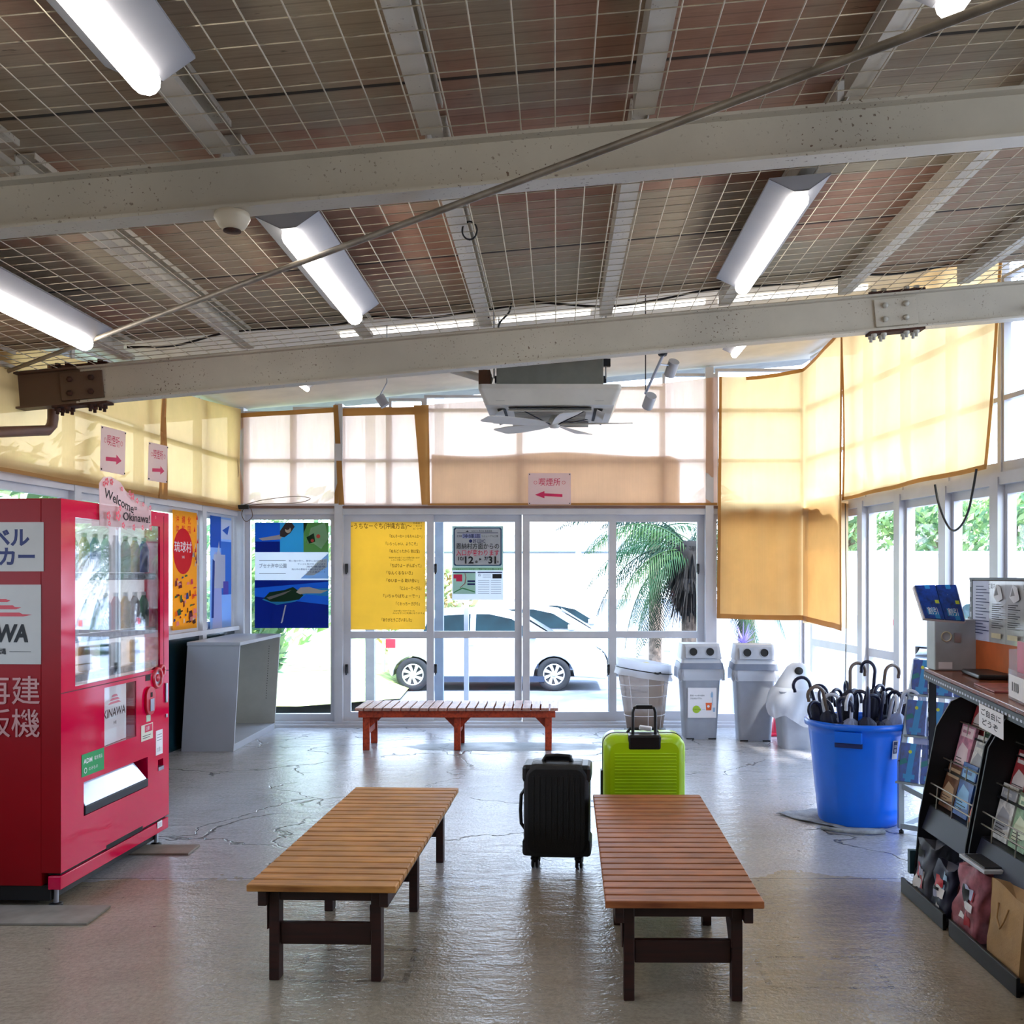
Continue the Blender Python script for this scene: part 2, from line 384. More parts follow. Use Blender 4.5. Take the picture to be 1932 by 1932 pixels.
grain = ramp(nt, noise(nt, coords(nt, (4, 60, 1)), 2, 5, .7), [(.3, .82), (.7, 1.08)])
c = mixc(nt, 1.0, base, grain, 'MULTIPLY')
gy = math_n(nt, 'FRACT', math_n(nt, 'DIVIDE', Y_, .13)); line = math_n(nt, 'LESS_THAN', gy, .06)
c = mixc(nt, math_n(nt, 'MULTIPLY', line, .3), c, lin('#4a3c30'))
jy = math_n(nt, 'LESS_THAN', math_n(nt, 'FRACT', math_n(nt, 'DIVIDE', math_n(nt, 'ADD', Y_, .28), .91)), .022)
c = mixc(nt, math_n(nt, 'MULTIPLY', jy, .92), c, lin('#15110e'))
sp_ = ramp(nt, noise(nt, coords(nt, (5, 26, 1)), 1.6, 4), [(.68, 0.0), (.73, .6)])
c = mixc(nt, sp_, c, lin('#3a2e20'))
nt.links.new(c, b.inputs['Base Color']); b.inputs['Roughness'].default_value = .85
bump(nt, b, gy, .2, .01)
CEIL = m
mb = MB(); YE = 6.27
def slab(mb, x0, x1, y0, y1, zf, th, m):
    mb.hexa([(x0, y0, zf(x0)), (x1, y0, zf(x1)), (x1, y1, zf(x1)), (x0, y1, zf(x0)), (x0, y0, zf(x0)+th), (x1, y0, zf(x1)+th), (x1, y1, zf(x1)+th), (x0, y1, zf(x0)+th)], m)
slab(mb, -4.4, 4.4, -2.6, YE, lambda x: meshz(x)+.125, .1, CEIL); struct(mb.build('ceiling'))
CREAM = mat('cream_ceiling_board', '#d9d2c4', .7, 0, .06, 3)
mb = MB(); slab(mb, -4.0, 3.0, YE+.002, YB+.1, ceilz, .06, CREAM)
slab(mb, -4.0, 4.0, YE-.03, YE, lambda x: meshz(x)+.226, .26, CREAM); struct(mb.build('ceiling_back_bay'))
mb = MB(); RDK = mat('roof_deck', '#9a9a98', .8); xe0, xe1 = RX(-2.7)+.25, RX(YB+.75)+.25; zf_ = lambda x: ceilz(x)+.062
B4_ = [(-4.5, -2.7), (xe0, -2.7), (xe1, YB+.75), (-4.5, YB+.75)]
mb.hexa([(x, y, zf_(x)) for x, y in B4_]+[(x, y, zf_(x)+.1) for x, y in B4_], RDK); o = mb.build('trim_9'); struct(o)

# walls behind the camera
PLAST = mat('brown_panelling', '#6e655a', .8, 0, .06)
mb = MB(); mb.box(-4.0, 4.0, -2.7, -2.6, 0, 3.9, PLAST); struct(mb.build('wall_rear'))
TEAL = mat('dark_teal_panel', '#12303a', .22, .1, .2, 2, coat=.4)
# left wall: dark lower panel, solid stretch behind the camera
mb = MB()
mb.fbox(LEFT, La(5.2), La(YB)-.02, .0, .96, -.06, 0, TEAL)
mb.fbox(LEFT, 0, La(.9), 0, 3.3, -.08, 0, PLAST); mb.fbox(LEFT, La(.9), La(5.2), 0, .96, -.08, 0, PLAST)
struct(mb.build('wall_left'))
mb = MB(); mb.fbox(RIGHT, Ra(1.0), Ra(-2.6), 0, 3.9, -.08, 0, PLAST)
struct(mb.build('wall_right'))

# aluminium windows -----------------------------------------------------------
def window(name, fr, a0, a1, b0, b1, fw=.045, mids=(), vmids=(), bot=.07, d0=-.06, d1=-.01, gm=GLASS, latch=None, doubled=False):
    mb = MB()
    mb.fbox(fr, a0, a0+fw, b0, b1, d0, d1, WHITE); mb.fbox(fr, a1-fw, a1, b0, b1, d0, d1, WHITE)
    mb.fbox(fr, a0+fw, a1-fw, b1-fw, b1, d0, d1, WHITE); mb.fbox(fr, a0+fw, a1-fw, b0, b0+bot, d0, d1, WHITE)
    for z in mids: mb.fbox(fr, a0+fw, a1-fw, z-(.035 if b0 < 1 else .016), z+(.035 if b0 < 1 else .016), d0, d1, WHITE)
    for a in vmids: mb.fbox(fr, a-.02, a+.02, b0+bot, b1-fw, d0, d1, WHITE)
    o = struct(mb.build(name)); 
    g = MB(); gm_ = (d0+d1)/2; g.fbox(fr, a0+fw*.8, a1-fw*.8, b0+bot*.8, b1-fw*.8, gm_-.002, gm_+.002, gm); g.build('glass_pane', o)
    for (a, z) in (latch or ()):
        l = MB(); l.fbox(fr, a-.014, a+.014, z-.045, z+.045, d1, d1+.022, BLACK); l.fbox(fr, a-.008, a+.008, z-.06, z+.02, d1+.022, d1+.034, DGREY); l.build('latch', o, .004)
    return o
def BA(px): return (px-CX)/F*YB+3.18
HZ = 2.13
# header rail, sill track and posts of the back wall
mb = MB()
mb.fbox(BACK, 0, 5.63, HZ-.03, HZ+.03, -.08, .03, WHITE); mb.fbox(BACK, 0, 5.63, HZ+.03, HZ+.055, -.08, .045, mat('header_lip', '#7b5d52', .6))
mb.fbox(BACK, 0, 5.63, 0, .05, -.1, .05, WHITE); mb.fbox(BACK, 0, 5.63, .0, .025, .05, .09, WHITE)
struct(mb.build('trim_1'))
for i, (p0, p1, dep) in enumerate(((441, 462, .047), (633, 648, .052), (1330, 1345, .047), (1517, 1530, .02))):
    mb = MB(); mb.fbox(BACK, BA(p0), BA(p1), 0, ceilz(-2.5 if i < 2 else 1.5)-.02, -.09, dep, WHITE); struct(mb.build('trim_%d' % (i+2)))
window('window_1', BACK, BA(462), BA(633), .05, HZ-.03, .05)
zl = EYE-(1072-CY)/F*YB; zl2 = EYE-(1262-CY)/F*YB
MR = EYE-(1198-CY)/F*YB
for i, (p0, p1, dd, la) in enumerate(((648, 818, -.03, ((649+5, 1),)), (804, 984, -.075, ((821, 1),)), (986, 1163, -.03, ()), (1148, 1330, -.075, ((1318, 1),)))):
    lat = [(BA(p), zl) for p, _ in la]+([(BA(la[0][0]), zl2)] if i < 2 else [])
    if i == 2: lat = [(BA(1148), zl2)]
    window('door_%d' % (i+1), BACK, BA(p0), BA(p1), .05, HZ-.03, .07, (MR,), (), .09, dd-.02, dd+.02, latch=lat)
window('window_2', BACK, BA(1345), BA(1517), .05, HZ-.03, .04)
# upper lights of the back wall
ups = [462, 552, 733, 800, 980, 1250, 1350, 1517]
for i, (p0, p1) in enumerate(zip(ups[:-1], ups[1:])):
    zt = ceilz((p0-CX)/F*YB)-.03
    window('window_%d' % (3+i), BACK, BA(p0), BA(p1), HZ+.055, zt, .028, (2.64, 3.14) if 3.2 < zt else (2.64,), (), .03)
# left wall: sill ledge, header, posts and windows
mb = MB(); mb.fbox(LEFT, La(5.2), La(YB)-.02, .96, 1.0, -.09, .05, WHITE); struct(mb.build('trim_6'))
mb = MB(); mb.fbox(LEFT, La(.9), La(YB)-.02, HZ-.05, HZ+.02, -.08, .03, WHITE); struct(mb.build('trim_7'))
lys = [YB-.04, 9.3, 8.15, 7.1, 6.0, 4.9, 3.8, 2.7, .9]
for i, (y1, y0) in enumerate(zip(lys[:-1], lys[1:])):
    window('window_%d' % (10+i), LEFT, La(y0)+.02, La(y1)-.02, 1.0 if y0 > 4.5 else .96, HZ-.05, .05)
    zt = ceilz(LX(y0))-.04 if y0 > YE-.4 else meshz(LX(y0))+.06
    window('window_%d' % (20+i), LEFT, La(y0)+.02, La(y1)-.02, HZ+.02, zt, .02, (2.64,) if zt > 2.8 else ())
    mb = MB(); mb.fbox(LEFT, La(y0)-.02, La(y0)+.02, HZ, zt, -.06, 0, WHITE); mb.fbox(LEFT, La(y0)-.045, La(y0)+.045, .0, HZ, -.09, .035, WHITE); struct(mb.build('trim_%d' % (30+i)))
# right wall
mb = MB(); mb.fbox(RIGHT, .05, Ra(1.0), HZ-.05, HZ+.03, -.08, .03, WHITE); mb.fbox(RIGHT, .05, Ra(1.0), 0, .04, -.08, .04, WHITE); struct(mb.build('trim_8'))
rys = [YB-.14, 8.72, 8.02, 7.3, 6.62, 5.6, 4.6, 3.6, 2.3, 1.0]
for i, (y0, y1) in enumerate(zip(rys[:-1], rys[1:])):
    nm = 'door_%d' if i < 2 else 'window_%d'
    o = window(nm % ((5 if i < 2 else 40)+i), RIGHT, Ra(y0)+.02, Ra(y1)-.02, .04, HZ-.05, .06, (.85,) if i < 2 else (), (), .09,
               latch=[(Ra(y1)-.05, 1.15)] if i == 0 else None)
    X = RX(y1); zt = ceilz(X)-.04 if y1 > YE-.4 else meshz(X)+.12
    window('window_%d' % (50+i), RIGHT, Ra(y0)+.02, Ra(y1)-.02, HZ+.03, zt, .02, (2.64, 3.14))
    mb = MB(); mb.fbox(RIGHT, Ra(y1)-.02, Ra(y1)+.02, HZ, zt, -.06, .0, WHITE); mb.fbox(RIGHT, Ra(y1)-.05, Ra(y1)+.05, 0, HZ, -.09, .04, WHITE); struct(mb.build('trim_%d' % (40+i)))

# ---------------------------------------------------------------- beams
def ibeam(mb, x0, x1, yc, zt, h, w, m):
    tw, tf = .008, .012
    def pr(y0, y1, d0, d1):
        z0 = zt(x0); z1 = zt(x1)
        mb.hexa([(x0, y0, z0-d1), (x1, y0, z1-d1), (x1, y1, z1-d1), (x0, y1, z0-d1), (x0, y0, z0-d0), (x1, y0, z1-d0), (x1, y1, z1-d0), (x0, y1, z0-d0)], m)
    pr(yc-w/2, yc+w/2, 0, tf); pr(yc-w/2, yc+w/2, h-tf, h); pr(yc-tw/2, yc+tw/2, tf, h-tf)
Y1, Y2 = 3.57, 6.3
b1 = thing('steel_beam', 'near painted steel I-beam with dark flecks, closest to the camera', 'beam', (0, Y1, meshz(0)))
mb = MB(); ibeam(mb, -4.2, 4.2, Y1, meshz, .175, .10, BEAM); mb.build('beam_body', b1)
b2 = thing('steel_beam', 'far steel I-beam with bolted splice plates above the vending machine and windows', 'beam', (0, Y2, meshz(0)))
mb = MB(); ibeam(mb, -2.93, 4.2, Y2, meshz, .225, .10, BEAM); mb.build('beam_body', b2)
mb = MB(); ibeam(mb, -4.0, -2.93, Y2, meshz, .225, .10, RUSTY); mb.build('rusted_beam_end', b2)['label'] = 'brown rusted beam end'
for cx_, pm, bmr in ((at(155, 700, Y2-.01).x, RUSTY, RUST), (at(1690, 600, Y2-.01).x, BEAM, STEEL)):
    mb = MB(); z = meshz(cx_)
    mb.bar((cx_-.13, Y2-.012, z-.112-.0118), (cx_+.13, Y2-.012, z-.112+.0118), .014, .17, pm); sp1 = mb.build('splice_plate', b2, .003)
    mb = MB(); mb.bar((cx_-.17, Y2, z-.232-.0154), (cx_+.17, Y2, z-.232+.0154), .1, .014, RUST); sp2 = mb.build('splice_plate', b2, .002)
    mb = MB(); mb.bar((cx_-.17, Y2, z+.007-.0154), (cx_+.17, Y2, z+.007+.0154), .1, .014, RUST); sp3 = mb.build('splice_plate', b2, .002)
    for ix in (-.07, .06):
        for iz in (-.07, -.155):
            mb = MB(); c = Vector((cx_+ix, Y2-.02, z+iz+ix*SL)); mb.lathe([(0, .022), (.012, .022), (.018, .014), (.018, 0)], c, bmr, 6, (0, -1, 0)); mb.build('bolt', sp1)
    for ix in (-.14, -.08, .06, .12):
        for iy in (-.03, .03):
            mb = MB(); c = Vector((cx_+ix, Y2+iy, z-.24+ix*SL)); mb.lathe([(.018, 0), (.018, .018), (.010, .018), (.010, .038), (0, .038)], c, bmr, 6, (0, 0, -1)); mb.build('bolt', sp2)
            mb = MB(); c = Vector((cx_+ix, Y2+iy, z+.015+ix*SL)); mb.lathe([(.018, 0), (.018, .018), (0, .018)], c, bmr, 6); mb.build('bolt', sp3)

# joists between the beams (C channels, open to the right)
def cjoist(x, y0, y1):
    mb = MB(); z = meshz(x)+.012; h, w, t = .11, .075, .005
    for (xa, xb, za, zb) in ((0, t, 0, h), (t, w, 0, t), (t, w, h-t, h), (w-t, w, t, .022), (w-t, w, h-.022, h-t)):
        s0, s1 = SL*xa, SL*xb
        mb.hexa([(x+xa, y0, z+za+s0), (x+xb, y0, z+za+s1), (x+xb, y1, z+za+s1), (x+xa, y1, z+za+s0), (x+xa, y0, z+zb+s0), (x+xb, y0, z+zb+s1), (x+xb, y1, z+zb+s1), (x+xa, y1, z+zb+s0)], JOIST)
    return mb
NTH = ['', 'second', 'third', 'fourth', 'fifth', 'sixth', 'seventh', 'eighth', 'ninth', 'tenth', 'eleventh']
for bay, (y0, y1, nm) in enumerate(((Y1+.052, Y2-.052, 'between the two beams'), (-.2, Y1-.052, 'in front of the near beam'))):
    ks = range(-4, 5) if bay == 0 else range(-3, 4)
    for q, k in enumerate(ks):
        x = -.465+.727*k
        if x < LX(y1)+.05: x_ok = False
        o = cjoist(x, y0, y1).build('ceiling_joist', org=(x, (y0+y1)/2, meshz(x)))
        tag(o, 'white-painted steel ceiling joist %s, %s from the left' % (nm, ('leftmost' if q == 0 else NTH[q])), 'joist', 'ceiling joists '+nm)
        if q == 0: o['label'] = 'white-painted steel ceiling joist %s, the leftmost' % nm
# wire mesh panels
for bay, (y0, y1, nm) in enumerate(((Y1+.05, Y2-.03, 'wire mesh panel hung under the boards between the two beams'), (.4, Y1-.05, 'wire mesh panel hung under the boards nearest the camera'))):
    mb = MB(); x = -4.1; sp_x = .117
    while x < 4.1:
        mb.tube([(x, y0, meshz(x)), (x, y1, meshz(x))], .0026, WIRE, 4, False); x += sp_x
    y = y0
    while y <= y1:
        mb.tube([(-4.1, y, meshz(-4.1)+.005), (4.1, y, meshz(4.1)+.005)], .0024, WIRE, 4, False); y += (.098, .122)[bay]
    tag(mb.build('wire_mesh', org=(0, (y0+y1)/2, meshz(0))), nm, 'wire mesh')
# strip of mesh beyond, curled up over the far beam
# diagonal brace rod
A = Vector((-3.34, 6.22, 2.735)); B = Vector((1.02, 2.3, 2.795)); D = (B-A)
mb = MB(); mb.tube([A, A+D*.5, A+D*1.28], .0125, mat('brace_rod_paint', '#8b8070', .5, .3, .2, 8), 8)
tag(mb.build('brace_rod', org=A), 'long thin diagonal steel brace rod running under both beams', 'rod')

# upper gap: slim ceiling skylight strip seen over the far beam
mb = MB(); SKY = mat('skylight_diffuser', '#f4f2ee', .5, emit=1.3, var=0)
for x0, x1 in ((-1.6, -.62), (-.45, .25), (.40, 1.1), (1.2, 2.3)):
    slab(mb, x0, x1, 7.56, 7.62, lambda x: ceilz(x)-.03, .028, SKY)
o = mb.build('ceiling_light_strip', org=(0, 7.4, 3.4)); tag(o, 'long narrow glowing light strip on the cream ceiling behind the far beam', 'ceiling light')

# ---------------------------------------------------------------- shade cloths
def hang(fr, a0, a1, z0, z1, off=.04, amp=.012, m=FABY, tilt0=0., tilt1=0., nu=24, nv=16, bulge=0., sag=0.):
    mb = MB()
    f0 = z0 if callable(z0) else (lambda t: z0); f1 = z1 if callable(z1) else (lambda t: z1)
    ph = random.random()*6
    def fn(u, v):
        zb, zt = f0(u), f1(u); z = zb+(zt-zb)*v - sag*math.sin(math.pi*u)*v
        a = a0+(a1-a0)*u + (tilt0*(1-u)+tilt1*u)*(v-.5)
        return fr.p(a, z, off+amp*math.sin(u*17+ph)*(.3+.7*(1-v))+amp*.7*math.sin(u*7+v*4+ph)+bulge*math.sin(math.pi*u)*math.sin(math.pi*min(1, v*1.2+.1)))
    mb.grid(fn, nu, nv, m); return mb, fn
def strip(mb, fn, u0, u1, v0, v1, m, fr, off=.004, n=14):
    def g(u, v): return fn(u0+(u1-u0)*u, v0+(v1-v0)*v)+fr.n*off
    mb.grid(g, n if u1-u0 > .2 else 2, n if v1-v0 > .2 else 2, m)
def hems(o, fn, fr, sides='lrbt', w=.03, wv=.03):
    if 'b' in sides: h = MB(); strip(h, fn, 0, 1, 0, wv, HEM, fr); h.build('hem', o)
    if 't' in sides: h = MB(); strip(h, fn, 0, 1, 1-wv, 1, HEM, fr); h.build('hem', o)
    if 'l' in sides: h = MB(); strip(h, fn, 0, w, 0, 1, HEM, fr); h.build('hem', o)
    if 'r' in sides: h = MB(); strip(h, fn, 1-w, 1, 0, 1, HEM, fr); h.build('hem', o)
def zb_(py): return EYE-(py-CY)/F*YB
# back wall
mb, fn = hang(BACK, BA(444), BA(640), zb_(951), lambda t: zb_(782-12*t), .05, .008, FABW)
o = mb.build('shade_cloth', org=BACK.p(BA(540), 2.1, .05)); tag(o, 'pale shade cloth over the upper back windows, left corner piece', 'shade cloth'); hems(o, fn, BACK, 'rt', .035, .05)
mb, fn = hang(BACK, BA(636), BA(806), zb_(953), lambda t: zb_(772-4*t), .035, .006, FABW, 0, 0)
o = mb.build('shade_cloth', org=BACK.p(BA(720), 2.1, .05)); tag(o, 'narrow pale shade cloth between two brown hems, above the yellow poster', 'shade cloth')
hems(o, fn, BACK, 't', .03, .08)
h = MB(); 
for (ta, tb, ba, bb) in ((631, 640, 641, 652), (782, 810, 797, 813)):
    h.grid(lambda u, v, A=(ta, tb, ba, bb): BACK.p(BA((A[2]+(A[3]-A[2])*u)*(1-v)+(A[0]+(A[1]-A[0])*u)*v), zb_(953)+(zb_(766)-zb_(953))*v, .056+.006*math.sin(v*9)), 3, 10, HEM)
    h.build('hem', o); h = MB()
mb, fn = hang(BACK, BA(808), BA(1352), zb_(954), lambda t: zb_(765-52*t), .045, .008, FABW, sag=.02)
o = mb.build('shade_cloth', org=BACK.p(BA(1080), 2.1, .05)); tag(o, 'wide pale shade cloth over the middle of the back windows, holding the arrow sign', 'shade cloth')
h = MB(); fl_, ff = hang(BACK, BA(815), BA(1282), zb_(950), lambda t: zb_(857+4*math.sin(t*9)+ (8 if t > .97 else 0)), .02, .004, FABT); fl_.build('darkening_layer', o)['label'] = 'second tan layer behind the lower half of the cloth'  # second layer that makes the lower half darker
hems(o, fn, BACK, 'b', .03, .02)
# long cloth around the right corner
CORN = BA(1521)
def cornfn(u, v):
    # first 60% on the back wall, rest along the right wall
    zbot = 1.055-.06*max(0, u-.6)/.4-.02*math.sin(u*3)+.02; wv_ = .010*math.sin(u*40)*(1-v*.6)+.008*math.sin(u*13+v*3)
    if u < .62:
        t = u/.62; zt = zb_(714-16*t)-.03*math.sin(math.pi*t); a = BA(1350+4*v)+(CORN-.05-BA(1350+4*v))*t
        return BACK.p(a, zbot+(zt-zbot)*v, .09+wv_)
    t = (u-.62)/.38; zt = zb_(698)+(3.66-zb_(698))*t**1.3
    p0 = BACK.p(CORN-.05, 0, .09+wv_); p1 = RIGHT.p(Ra(8.93), 0, .10+wv_)
    pc = RIGHT.p(.10, 0, .09)
    q = (p0*(1-t)+p1*t) if t > .0 else p0
    k = max(0, 1-t/.15); q = q*(1)+(pc-q)*0
    z = zbot+(zt-zbot)*v; return Vector((q.x, q.y, z))
mb = MB(); mb.grid(cornfn, 60, 24, FABY)
o = mb.build('shade_cloth', org=BACK.p(CORN-.1, 1.05, .1)); tag(o, 'long hanging yellow shade cloth wrapped around the right corner above the bins', 'shade cloth')
def stripc(u0, u1, v0, v1, nu, nv):
    h = MB(); h.grid(lambda u, v: cornfn(u0+(u1-u0)*u, v0+(v1-v0)*v)+Vector((-.003, -.006, 0)), nu, nv, HEM); h.build('hem', o)
stripc(0, 1, 0, .02, 60, 1); stripc(0, .022, 0, 1, 1, 20); stripc(.985, 1, 0, 1, 1, 20); stripc(.2, 1, .985, 1, 50, 1)
h = MB(); zf = EYE-(962-CY)/F*YB
h.grid(lambda u, v: BACK.p(BA(1352)+(CORN-.06-BA(1352))*u, 1.07+(zf-1.07)*v, .055+.004*math.sin(u*20)), 16, 10, FABT)
h.grid(lambda u, v: RIGHT.p(.1+(Ra(8.95)-.1)*u, 1.03+(zf-1.03)*v, .04+.004*math.sin(u*20)), 16, 10, FABT)
h.build('darkening_layer', o)['label'] = 'added tan layer darkening the lower half of the cloth'  # extra layer added to give the lower half its darker tone
# right wall big cloth
mb, fn = hang(RIGHT, Ra(8.95), Ra(6.45), lambda t: HZ+.02+.03*t, lambda t: 3.62+.2*t, .1, .018, FABY, 0, .25, bulge=.06, sag=.0)
o = mb.build('shade_cloth', org=RIGHT.p(Ra(7.7), HZ, .1)); tag(o, 'big yellow shade cloth over the upper right windows beside the desk', 'shade cloth'); hems(o, fn, RIGHT, 'lrb', .015, .02)
# left wall cloths
mb, fn = hang(LEFT, La(8.32), La(YB-.05), HZ+.0, lambda t: 3.02+.12*t, .06, .012, FABY, .1, 0)
o = mb.build('shade_cloth', org=LEFT.p(La(9.2), HZ, .06)); tag(o, 'yellow shade cloth at the back end of the left wall, next to the corner', 'shade cloth'); hems(o, fn, LEFT, 'lb', .03, .03)
mb, fn = hang(LEFT, La(4.6), La(8.45), HZ-.01, lambda t: 2.80+.28*t, .07, .02, FABY, 0, 0, bulge=.03)
o = mb.build('shade_cloth', org=LEFT.p(La(6.5), HZ, .06)); tag(o, 'long yellow shade cloth above the vending machine on the left wall', 'shade cloth'); hems(o, fn, LEFT, 'rb', .02, .03)
mb, fn = hang(LEFT, La(.9), La(4.5), HZ-.01, 2.66, .07, .02, FABY, 0, 0, bulge=.03)
o = mb.build('shade_cloth', org=LEFT.p(La(2.5), HZ, .06)); tag(o, 'yellow shade cloth on the left wall nearest the camera', 'shade cloth')

# ---------------------------------------------------------------- fluorescent fixtures
def fixture(L=1.37, scale=1.0):
    """local: along Y, lens at z<0, hung from z=0"""
    root = thing('fluorescent_fixture', 'x', 'ceiling light')
    w, wt, h = .125*scale, .045*scale, .07*scale   # trough widens downwards, tube in the middle
    mb = MB(); e = .0
    # trough reflector: centre spine flat, wings slope up and outwards
    P = lambda x, z, y: (x, y, z)
    for s_ in (-1, 1):
        mb.hexa([P(s_*.03, -h, 0), P(s_*w, -.015, 0), P(s_*w, -.015, L), P(s_*.03, -h, L), P(s_*.03, -h+.004, 0), P(s_*w, -.010, 0), P(s_*w, -.010, L), P(s_*.03, -h+.004, L)], WING)
    mb.box(-.03, .03, 0, L, -h, -h+.005, WING)
    for y in (0, L-.006):
        mb.prism([(-w, -.012), (-.03, -h), (.03, -h), (w, -.012)], Frame((0, y, 0), (1, 0, 0), (0, 0, 1)), 0, -.006, LAMPW)
    mb.box(-w, w, 0, L, -.012, -.008, LAMPW)
    mb.build('reflector', root)
    mb = MB(); mb.tube([(0, .0+.03, -h-.016), (0, .05, -h-.018), (0, L-.05, -h-.018), (0, L-.03, -h-.016)], [.034*scale, .04*scale, .04*scale, .034*scale], TUBE, 12); mb.build('fluorescent_tube', root)
    mb = MB(); mb.box(-.05, .05, .1, L-.1, -.008, .02, LAMPW); mb.build('mounting_channel', root)
    return root
f0 = fixture()
spots = [(-1.06, 4.02, 0, 'fluorescent fixture left of centre between the beams, under the brace rod', 1),
         (.98, 4.12, 0, 'fluorescent fixture right of centre between the beams', 1),
         (-2.48, 4.05, 0, 'fluorescent fixture above the vending machine at the far left', 1),
         (-1.12, 1.45, 0, 'nearest large fluorescent fixture at the top left', 1),
         (1.05, 1.43, 0, 'fluorescent fixture cut off at the top right corner', 1)]
for i, (x, y, r, lab, sc) in enumerate(spots):
    o = f0 if i == 0 else dup(f0)
    o.location = (x, y, meshz(x)-.012); o.rotation_euler = (0, -SL, r); o['label'] = lab; o['group'] = 'fluorescent ceiling fixtures'
for i, (x, y, s, lab) in enumerate(((1.50, 8.05, .75, 'small slim fluorescent fixture hanging behind the far beam, near the corner cloth'), (-2.1, 8.2, .5, 'tiny glowing lamp seen under the far beam at left'))):
    o = dup(f0, lab, 'fluorescent ceiling fixtures'); z = ceilz(x)-.12*1.2; o.location = (x, y, z); o.scale = (s, s*.62, s)
    mb = MB()
    for yy in (.15, .8): mb.tube([(x, y+yy*s, z), (x, y+yy*s, ceilz(x)+.005)], .004, DGREY, 6)
    mb.v = [v_ for v_ in mb.v]
    hw = mb.build('hanger_rod'); hw.parent = None
    tag(hw, 'thin suspension rods of the %s fixture behind the far beam' % ('right' if i == 0 else 'left'), 'rod')
# two more of the room's fixtures stand behind the viewpoint
for x, y, lab in ((-1.2, -1.5, 'fluorescent fixture behind the viewpoint at left'), (1.2, -1.5, 'fluorescent fixture behind the viewpoint at right')):
    o = dup(f0, lab, 'fluorescent ceiling fixtures'); o.location = (x, y, meshz(x)-.012); o.scale = (1, 1, 1)
# ================================================================ BENCHES
def bench(top, fr_, name='slatted_bench', n=22, legs3=True, L=1.74, W=.55, H=.37):
    root = thing(name, 'x', 'bench')
    sl = L/n
    for i in range(n):
        mb = MB(); x0 = i*sl+.006; mb.box(x0, x0+sl-.012, -W/2, W/2, H-.026, H, top); mb.build('slat', root, .004)
    for s_ in (-1, 1):
        mb = MB(); y = s_*(W/2-.05); mb.box(.03, L-.03, y-.016, y+.016, H-.085, H-.027, fr_); mb.build('side_rail', root, .003)
    for i, x in enumerate((.09, L/2, L-.09)):
        for s_ in (-1, 1):
            mb = MB(); y = s_*(W/2-.085); mb.box(x-.028, x+.028, y-.019, y+.019, 0, H-.027, fr_); mb.build('leg', root, .003)
            mb = MB(); fr = Frame((x, y+s_*.002, 0), (1, 0, 0), (0, 0, 1))
            pts = [(-.12, H-.086), (.12, H-.086), (.028, H-.18), (-.028, H-.18)]
            if i == 0: pts = [(-.03, H-.086), (.12, H-.086), (.028, H-.18), (-.028, H-.18)]
            if i == 2: pts = [(-.12, H-.086), (.03, H-.086), (.028, H-.18), (-.028, H-.18)]
            mb.prism(pts, fr, -.024, -.0195, fr_); mb.build('corner_bracket', root)
        mb = MB(); mb.box(x-.014, x+.014, -W/2+.106, W/2-.106, .13, .21, fr_); mb.build('stretcher', root, .003)
        mb = MB(); mb.box(x-.018, x+.018, -W/2+.068, W/2-.068, H-.075, H-.03, fr_); mb.build('cross_rail', root)
    return root
def place(root, F_, R_):
    """F_: front-centre (x,y), R_: rear-centre"""
    d = Vector((R_[0]-F_[0], R_[1]-F_[1])); root.location = (F_[0], F_[1], 0); root.rotation_euler = (0, 0, math.atan2(d.y, d.x))
bl = bench(WOODTOP, WOODFR); bl['label'] = 'honey-coloured slatted wooden bench on dark legs, left of the black suitcase'; bl['group'] = 'slatted benches'
place(bl, (-.858, 3.72), (-.795, 5.46))
br = bench(WOODTOP2, WOODFR); br['label'] = 'reddish-brown slatted wooden bench in front of the green suitcase'; br['group'] = 'slatted benches'
place(br, (.445, 3.54), (.463, 5.25))
bb = bench(WOODFAR, WOODRED); bb['label'] = 'orange-red slatted bench standing crosswise before the glass doors'; bb['group'] = 'slatted benches'
place(bb, (-1.72, 8.97), (.02, 8.97))

# ================================================================ SUITCASES
def rrect(w, h, r, n=6):
    pts = []
    for cx_, cy_, a0 in ((w/2-r, h/2-r, 0), (-w/2+r, h/2-r, 90), (-w/2+r, -h/2+r, 180), (w/2-r, -h/2+r, 270)):
        for k in range(n+1):
            a = math.radians(a0+90*k/n); pts.append((cx_+r*math.cos(a), cy_+r*math.sin(a)))
    return pts
def shell(mb, x0, y0, w, h, z0, d0, d1, m, r=.06, puff=.02, ribs=0):
    """rounded case half: outline w*h in XZ, from y=d0 to y=d1 (d1 = outer face)"""
    secs = []
    s_ = 1 if d1 > d0 else -1
    prof = [(0, d0), (0, d1-s_*puff), (.35*puff, d1-s_*puff*.35), (puff*1.2, d1)]
    vs = []; n = None
    for ins, y in prof:
        pts = rrect(w-2*ins, h-2*ins, r-ins*.4); n = len(pts)
        vs += [(x0+a, y0+y, z0+h/2+b_) for a, b_ in pts]
    fs = [(i*n+k, i*n+(k+1) % n, (i+1)*n+(k+1) % n, (i+1)*n+k) for i in range(len(prof)-1) for k in range(n)]
    mb.add(vs, fs, m, True); mb.add(vs[-n:], [tuple(range(n))], m); mb.add(vs[:n], [tuple(range(n))[::-1]], m)
